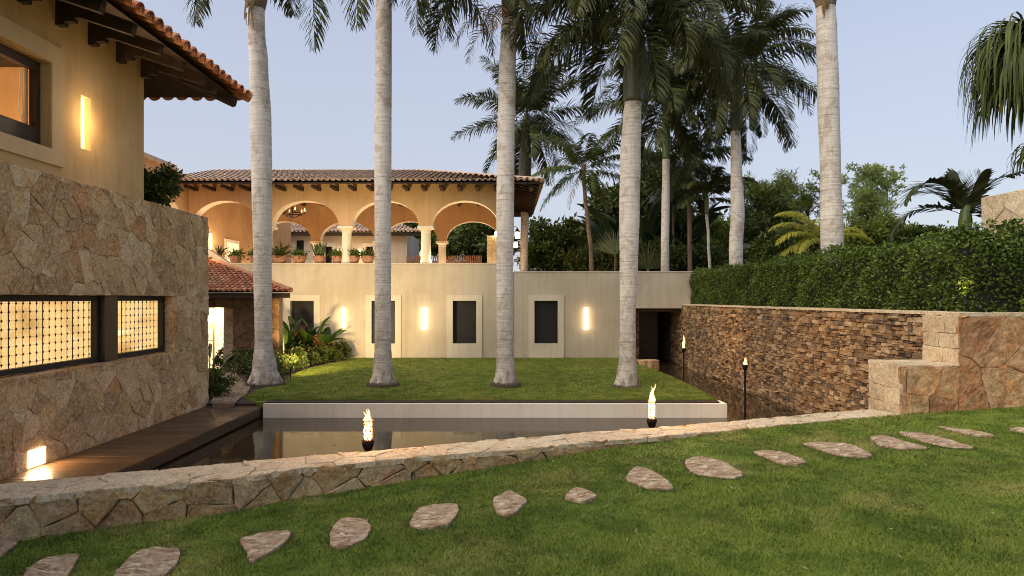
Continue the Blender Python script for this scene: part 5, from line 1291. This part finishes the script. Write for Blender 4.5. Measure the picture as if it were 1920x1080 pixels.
# ================================================================ torches
def flame_mesh(m, c, h, r, seed):
    rr = random.Random(seed)
    for q in range(5):
        hh = h*rr.uniform(.45, 1.0) if q else h; a = rr.uniform(0, 6.28); o_ = r*.45*(q > 0); lean = Vector((rr.uniform(-.25,.25), rr.uniform(-.1,.1), 0))*hh
        b = Vector(c) + Vector((math.cos(a)*o_, math.sin(a)*o_, 0)); ra = r*(.62 if q == 0 else .42)
        pts = [b + lean*t*t*.8 + Vector((math.sin(t*7+seed+q)*.012, 0, hh*t)) for t in (0,.1,.25,.45,.65,.82,1)]
        m.tube(pts, [ra*.6, ra, ra*.95, ra*.7, ra*.42, ra*.2, ra*.03], 9)
def torch(pos, label, h_cage, r_cage, fh, seed, core=True, group='flaming torches standing in the pond'):
    x, y, z = pos; o = empty('pond_torch', (x, y, ZW-.05), label, 'torch', group)
    m = MB(); m.tube([(x, y, -2.6), (x, y, z-.10)], .022, 8); m.build('pole', M['iron'], o)
    m = MB(); m.lathe((x, y, z), [(.02,-.13),(r_cage*.9,-.10),(r_cage*1.3,-.03),(r_cage*1.25,.0),(r_cage*.9,.01),(r_cage*.8,-.01)], 14); m.build('bowl', M['iron'], o)
    if core:
        rr = random.Random(seed); m = MB(); na, nz = 28, 20
        for i in range(na):
            for j in range(nz):
                hole_ = (i + (j % 3)) % 3 == 1 and j % 2 == 1
                if hole_ or rr.random() < .6: continue
                a0, a1 = 2*math.pi*i/na, 2*math.pi*(i+1)/na; z0, z1 = z + h_cage*j/nz, z + h_cage*(j+1)/nz
                m.add([(x+r_cage*math.cos(a0),y+r_cage*math.sin(a0),z0),(x+r_cage*math.cos(a1),y+r_cage*math.sin(a1),z0),(x+r_cage*math.cos(a1),y+r_cage*math.sin(a1),z1),(x+r_cage*math.cos(a0),y+r_cage*math.sin(a0),z1)], [(0,1,2,3)])
        m.tube([(x+r_cage*1.02*math.cos(a), y+r_cage*1.02*math.sin(a), z+h_cage) for a in np.linspace(0, 6.2832, 19)], .006, 5, False)
        m.build('perforated_cage', M['copper'], o)
        m = MB(); m.lathe((x, y, z), [(r_cage*.5,.005),(r_cage*.86,.03),(r_cage*.86,h_cage*.9),(r_cage*.6,h_cage*.98)], 14); m.build('ember_core', M['ember'], o)
    m = MB(); flame_mesh(m, (x, y, z + (h_cage*.96 if core else 0)), fh, r_cage, seed); fo = m.build('flame', M['flame'], o, True)
    m = MB(); zz_ = z + (h_cage*.96 if core else 0)
    m.tube([(x + math.sin(t*6+seed)*.01, y, zz_ + fh*.72*t) for t in (0,.12,.3,.5,.75,1)], [r_cage*q for q in (.3,.5,.45,.3,.14,.02)], 9); m.build('flame_core', M['flame_core'], fo, True)
    l = bpy.data.lights.new('torch_light', 'POINT'); l.energy = 26; l.color = (1, .55, .24); l.shadow_soft_size = .06
    lo = bpy.data.objects.new('torch_light', l); COL.objects.link(lo); lo.parent = o; lo.location = Vector((x, y-.0, z + h_cage + fh + .03)) - parent_world(o)
    return o
p = P(690, 826, 8.0); torch(tuple(p), 'nearest flaming torch with flame blowing left just behind the low wall', .235, .058, .15, 3)
p = P(1222, 786, 9.45); torch(tuple(p), 'flaming torch with tall pointed flame behind the low wall near the right', .245, .055, .26, 8)
p = P(1397, 684, 14.2); torch(tuple(p), 'torch on a tall black pole before the stacked stone wall, nearest', .10, .045, .16, 5, False)
p = P(1282, 653, 20.0); torch(tuple(p), 'farthest torch with thin tall flame near the dark passage', .05, .05, .40, 9, False)

# garden spot lights
def spot_fixture(pos, label, aim, energy, size=1.2, hgt=.10):
    o = empty('garden_spotlight', pos, label, 'spotlight', None); x, y, z = pos
    m = MB(); m.tube([(x,y,z),(x,y,z+hgt)], .012, 6); m.tube([(x,y,z+hgt),Vector((x,y,z+hgt))+(Vector(aim)-Vector(pos)).normalized()*.10], .035, 8); m.build('fixture', M['iron'], o)
    l = bpy.data.lights.new('spot', 'SPOT'); l.energy = energy; l.color = (1,.73,.36); l.spot_size = size; l.spot_blend = .8; l.shadow_soft_size = .3 if energy > 1000 else .04
    lo = bpy.data.objects.new('spot', l); COL.objects.link(lo); d = Vector(aim)-Vector(pos); lo.rotation_euler = d.to_track_quat('-Z','Y').to_euler(); lo.parent = o; lo.location = Vector((0,0,hgt+.03)) + d.normalized()*.12
    return o
p = Gz(545, 711, ZL); spot_fixture((p.x, p.y, ZL), 'small ground spotlight on the lawn edge right of the leftmost palm', (-5.3, 25.6, .2), 1500, 1.35, .30)
spot_fixture((-7.9, 23.2, ZL+.1), 'ground spotlight at the foot of the broad leaved plants by the porch wall', (-6.6, 25.6, .6), 160, 1.9)

spot_fixture((7.0, 10.35, -.2), 'small glowing spotlight under the hedge at right', (7.3, 10.9, .6), 12, 1.3)

# ================================================================ stepping stones
S_PX = [([(-70,1060),(-30,1012),(35,1020),(0,1046),(-30,1075)],'stepping stone cut by the left edge below the low wall'),
 ([(44,1082),(73,1057),(109,1046),(146,1044),(138,1059),(128,1080),(110,1102),(50,1104)],'tan stepping stone at the bottom left corner'),
 ([(215,1085),(237,1059),(262,1041),(295,1034),(337,1037),(328,1059),(310,1080),(290,1097),(225,1100)],'streaked brownish stepping stone at the bottom, second from the left corner'),
 ([(450,1015),(492,1003),(545,1001),(532,1023),(503,1041),(470,1059),(463,1034)],'triangular pale streaked stepping stone at lower left'),
 ([(620,1023),(623,997),(645,977),(685,980),(694,993),(685,1012),(653,1028),(632,1031)],'rounded square stepping stone directly below the nearest torch'),
 ([(770,989),(777,969),(788,954),(818,949),(855,950),(857,965),(842,986),(803,995)],'wide streaked stepping stone below the second palm'),
 ([(925,941),(955,924),(988,943),(973,958),(955,971),(932,966)],'diamond shaped stepping stone below the third palm'),
 ([(1057,937),(1077,916),(1095,919),(1120,935),(1092,946)],'smallest triangular stepping stone in the middle of the path'),
 ([(1173,902),(1192,880),(1218,885),(1247,902),(1264,919),(1218,919)],'pale pointed stepping stone just below the tall flame torch'),
 ([(1285,869),(1300,862),(1319,862),(1358,872),(1393,892),(1369,899),(1300,890)],'large pale oval stepping stone right of the pointed one'),
 ([(1413,851),(1436,847),(1468,851),(1510,869),(1490,875),(1461,871)],'grey slanted oval stepping stone below the channel corner'),
 ([(1508,837),(1532,834),(1578,835),(1610,843),(1634,857),(1610,860),(1568,855)],'brown pink oval stepping stone below the stepped wall corner'),
 ([(1633,825),(1658,821),(1687,830),(1742,842),(1687,844),(1649,838)],'long thin stepping stone left of a longer one below the stepped wall'),
 ([(1687,815),(1720,816),(1768,825),(1826,841),(1784,841),(1733,831)],'longest thin stepping stone below the boulder faced wall'),
 ([(1758,802),(1791,806),(1849,815),(1863,822),(1817,818)],'far thin sliver stepping stone below the boulder faced wall'),
 ([(1891,808),(1920,805),(1950,811),(1920,813)],'stepping stone cut by the right edge')]
def G_lawn(x, y):
    z = -1.85
    for _ in range(12):
        p = Gz(x, y, z); z = lawn_z(p.x, p.y)
    return Gz(x, y, z)
STEP = []
for i, (pl, lb) in enumerate(S_PX):
    pw = [G_lawn(x, y) for x, y in pl]; cen = sum(pw, Vector((0,0,0)))/len(pw); o = empty('stepping_stone', cen, lb, 'stepping stone', 'stepping stones across the front lawn')
    poly = [(p.x, p.y) for p in pw]
    area = sum(poly[k][0]*poly[(k+1)%len(poly)][1]-poly[(k+1)%len(poly)][0]*poly[k][1] for k in range(len(poly)))
    if area < 0: poly = poly[::-1]
    # rounded outline
    for _ in range(1):
        q = []
        for a, b in zip(poly, poly[1:]+poly[:1]): q += [(a[0]*.85+b[0]*.15, a[1]*.85+b[1]*.15), (a[0]*.15+b[0]*.85, a[1]*.15+b[1]*.85)]
        poly = q
    cx_, cy_ = cen.x, cen.y; poly = [(cx_+(a-cx_)*1.07, cy_+(b-cy_)*1.07) for a, b in poly]; STEP.append(poly)
    m = MB(); stones(m, [poly], lambda u, v, d: (u, v, lawn_z(u, v) + .026 + d), gap=0, depth=.08, relief=.008, seed=50+i, seg=.045, rough=.008, bevel=.016, amp=.026, stri=True); m.build('slab', M['slab'], o)
    m = MB(); rq = random.Random(90+i); zs_ = [(cx_+(a-cx_)*(1.09+rq.uniform(-.02,.03)), cy_+(b-cy_)*(1.09+rq.uniform(-.02,.03))) for a, b in poly]
    m.add([(a, b, lawn_z(a, b)+.006) for a, b in zs_], [tuple(range(len(zs_)))]); m.build('shadow_rim', M['soil'], o)  # dark sheet paints the grass shadow around the slab edge

# ================================================================ grass
def inside(px, py, poly):
    ins = np.zeros(len(px), bool); n = len(poly)
    for i in range(n):
        x0, y0 = poly[i]; x1, y1 = poly[(i+1)%n]
        c = ((y0 > py) != (y1 > py)) & (px < (x1-x0)*(py-y0)/(y1-y0+1e-12) + x0); ins ^= c
    return ins
def blades(name, x, y, z, h, w, mat, seed, lean=.55):
    g = np.random.default_rng(seed); n = len(x); a = g.uniform(0, 2*math.pi, n); s = np.stack([np.cos(a), np.sin(a), 0*a], 1)*(w/2)[:, None]
    b = g.uniform(0, 2*math.pi, n); ln = g.uniform(.1, lean*1.6, n); d = np.stack([np.cos(b)*ln, np.sin(b)*ln, np.ones(n)], 1); d2 = d*np.array([2.0, 2.0, .55])
    p = np.stack([x, y, z], 1); m_ = p + d*(h*.55)[:, None]; t = m_ + d2*(h*.45)[:, None]
    v = np.stack([p - s, p + s, m_ + s*.8, m_ - s*.8, t + s*.15, t - s*.15], 1).reshape(-1, 3); k = np.arange(n)[:, None]*6
    return np_mesh(name, v, np.concatenate([k+[0,1,2,3], k+[3,2,4,5]], 0), mat)
g = np.random.default_rng(1); n = 640000
th = g.uniform(-.78, .74, n); rr = np.exp(g.uniform(math.log(3.0), math.log(13.5), n)); x = np.sin(th)*rr; y = np.cos(th)*rr
fx, fy = np.array([p[0] for p in FT]), np.array([p[1] for p in FT]); wf = np.interp(x, fx, fy)
ok = ((x < 5.78) & (y < wf + .0 + g.normal(0,.015,n))) | ((x >= 5.78) & (y < 9.99)); ok &= x > -6.3
for pl in STEP:
    pa = np.array(pl); bb_ = (x > pa[:,0].min()-.05) & (x < pa[:,0].max()+.05) & (y > pa[:,1].min()-.05) & (y < pa[:,1].max()+.05); ii = np.where(bb_)[0]
    cxx, cyy = pa.mean(0); shr = [(cxx+(a-cxx)*1.0, cyy+(b-cyy)*1.0) for a, b in pl]; ok[ii] &= ~inside(x[ii], y[ii], shr)
x, y, rr = x[ok], y[ok], rr[ok]
zz = np.interp(x, [t[0] for t in LZ], [t[1] for t in LZ]); hh = g.uniform(.012, .032, len(x))*(1 + .3*np.sin(x*2.1)*np.sin(y*1.7+1)); tag(blades('front_grass', x, y, zz + .0, hh, np.full(len(x),.0009)*rr+.0012, M['grass'], 2), kind='stuff')
n = 170000; x = g.uniform(-6.6, 5.1, n); y = 14.85 + g.random(n)**1.4*10.8; ok = inside(x, y, back_poly) & ~((x > -5.12) & (y < 14.88 + .0)); x, y = x[ok], y[ok]
ex = g.uniform(-5.1, 4.65, 16000); ey = 14.86 + g.random(16000)**2*.18; x = np.concatenate([x, ex]); y = np.concatenate([y, ey])
tag(blades('back_grass', x, y, np.full(len(x), ZL-.005), g.uniform(.018,.042,len(x)), np.full(len(x), .011), M['grass2'], 3), kind='stuff')
n = 420; g = np.random.default_rng(77); x = g.uniform(-5.5, 10, n); y = g.uniform(3.3, 9.6, n); ok = y < np.interp(x, fx, fy) - .1; x, y = x[ok], y[ok]; k = len(x)
v, f = leaf_quads(np.stack([x, y, np.interp(x, [t[0] for t in LZ], [t[1] for t in LZ]) + .028], 1), norm(np.stack([g.normal(size=k), g.normal(size=k), g.normal(size=k)*.2], 1)), norm(np.stack([g.normal(size=k)*.3, g.normal(size=k)*.3, np.ones(k)], 1)), g.uniform(.02,.06,k), g.uniform(.008,.022,k))
tag(np_mesh('fallen_leaves', v, f, leaf_mat('dry fallen bits', [(.30,.22,.11),(.42,.33,.17),(.22,.15,.07)])), kind='stuff')
# floating petals and leaf bits on the pond
n = 170; x = g.uniform(-4.5, 6.6, n); y = g.uniform(9.5, 21, n); ok = ~inside(x, y, [(-6,14.4),(4.9,14.4),(4.9,26),(-6,26)]); x, y = x[ok], y[ok]; k = len(x)
v, f = leaf_quads(np.stack([x, y, np.full(k, ZW+.004)], 1), norm(np.stack([g.normal(size=k), g.normal(size=k), 0*x], 1)), np.tile([0,0,1.], (k,1)), g.uniform(.03,.08,k), g.uniform(.02,.04,k)); v[:, 2] = ZW+.004
tag(np_mesh('floating_leaves', v, f, simple('floating leaf bits', (.30,.22,.12), .6)), kind='stuff')

# ================================================================ lamps of the place
def point(name, loc, e, col=(1,.60,.28), r=.15):
    l = bpy.data.lights.new(name, 'POINT'); l.energy = e; l.color = col; l.shadow_soft_size = r; o = bpy.data.objects.new(name, l); COL.objects.link(o); o.location = loc
point('chandelier_lamp', (c0.x, c0.y, c0.z-.45), 14, (1,.72,.42), .4)
for x in (-11.4, -8.96, -5.96, -2.96, -.25):
    for dx_ in (-.42, .42):
        point('column_uplight', (x+dx_, YW+.26, 1.42), 9, (1,.80,.50), .04); point('column_uplight', (x+dx_, 32.72, 1.0), 11, (1,.80,.50), .04)
    point('column_uplight', (x, YW+.62, 1.2), 46, (1,.78,.48), .08); point('column_uplight', (x, 32.35, .8), 42, (1,.78,.48), .08)
    point('gallery_lamp', (x+1.4 if x < -1 else -.8, 29.3, 1.6), 12, (1,.76,.46), .2)
point('gallery_sconce_lamp', (-11.4, 27.6, 2.2), 25, (1,.72,.4))
point('room_lamp', (-8.6, 8.6, 3.0), 60, (1,.72,.42)); point('room_lamp', (-8.4, 10.0, 2.3), 30, (1,.72,.42))
point('porch_lamp', (-9.25, 21.62, -.5), 22, (1,.68,.35), .1); point('lantern_lamp', (.75, 28, 2.6), 25); point('rear_lamp', (-9, 40.5, 2.4), 80); point('wing_lamp', (-11.0, 24.0, 1.9), 60)
def area(name, loc, rot, sx_, sy_, e, col=(1,.66,.33)):
    l = bpy.data.lights.new(name, 'AREA'); l.shape = 'RECTANGLE'; l.size = sx_; l.size_y = sy_; l.energy = e; l.color = col; o = bpy.data.objects.new(name, l); COL.objects.link(o); o.location = loc; o.rotation_euler = rot
area('step_lamp', (XL+.03, 9.32, -2.15), (0, R(-78), 0), .16, .3, 45)
area('sconce_lamp', (XL+.02, 10.48, 2.7), (0, R(-90), 0), .8, .2, 16)
point('sconce_fill', (XL+.25, 10.48, 2.7), 10, (1,.70,.38), .12)  # added unseen point before the wall sconce, brightening wall and eave
for xs_ in sx:
    for dz_ in (-.28, 0, .28): point('sconce_lamp', (xs_, YW-.10, -.75+dz_), 2.2, (1,.72,.38), .05)

# ================================================================ sky, sun, camera
w = bpy.data.worlds.new('World'); scene.world = w; w.use_nodes = True; nt = w.node_tree; bg = nt.nodes['Background']
sky = nt.nodes.new('ShaderNodeTexSky'); sky.sky_type = 'NISHITA'; sky.sun_disc = False
SUN_EL, SUN_AZ = R(10), R(-116)            # azimuth clockwise from +Y
sky.sun_elevation = SUN_EL; sky.sun_rotation = SUN_AZ; sky.air_density = 1.0; sky.dust_density = 1.0; sky.ozone_density = 3.0
mxs = nt.nodes.new('ShaderNodeMix'); mxs.data_type = 'RGBA'; mxs.inputs[0].default_value = .80; tcw = nt.nodes.new('ShaderNodeTexCoord'); spw = nt.nodes.new('ShaderNodeSeparateXYZ'); nt.links.new(tcw.outputs['Generated'], spw.inputs[0])
skc = ramp(nt, [(3.15, 3.13, 3.38), (2.75, 2.92, 3.52), (2.2, 2.5, 3.4)], contrast(nt, spw.outputs[2], 0.0, .6)); nt.links.new(skc, mxs.inputs[7])
nt.links.new(sky.outputs[0], mxs.inputs[6]); nt.links.new(mxs.outputs[2], bg.inputs[0]); bg.inputs[1].default_value = .15
sl_ = bpy.data.lights.new('sun', 'SUN'); sl_.energy = 2.6; sl_.angle = R(78); sl_.color = (1, .87, .70)
so_ = bpy.data.objects.new('sun', sl_); COL.objects.link(so_)
el = R(46); dv = Vector((math.sin(SUN_AZ)*math.cos(el), math.cos(SUN_AZ)*math.cos(el), math.sin(el))); so_.rotation_euler = (-dv).to_track_quat('-Z','Y').to_euler()
cam = bpy.data.cameras.new('camera'); co = bpy.data.objects.new('camera', cam); COL.objects.link(co); co.rotation_euler = (R(90), 0, 0)
cam.sensor_width = 36; cam.lens = 24; cam.shift_x = 15/1920; cam.shift_y = 20/1920; cam.clip_start = .05; cam.clip_end = 2000; scene.camera = co
vs_ = scene.view_settings; vs_.view_transform = 'Standard'; vs_.look = 'None'; vs_.gamma = 1; vs_.exposure = .62; vs_.use_curve_mapping = False
scene.cycles.use_denoising = True; scene.cycles.pixel_filter_type = 'BLACKMAN_HARRIS'; scene.cycles.filter_width = 1.0; scene.cycles.max_bounces = 6; scene.cycles.diffuse_bounces = 3; scene.cycles.glossy_bounces = 3; scene.cycles.transparent_max_bounces = 12
scene.cycles.sample_clamp_indirect = 4.0
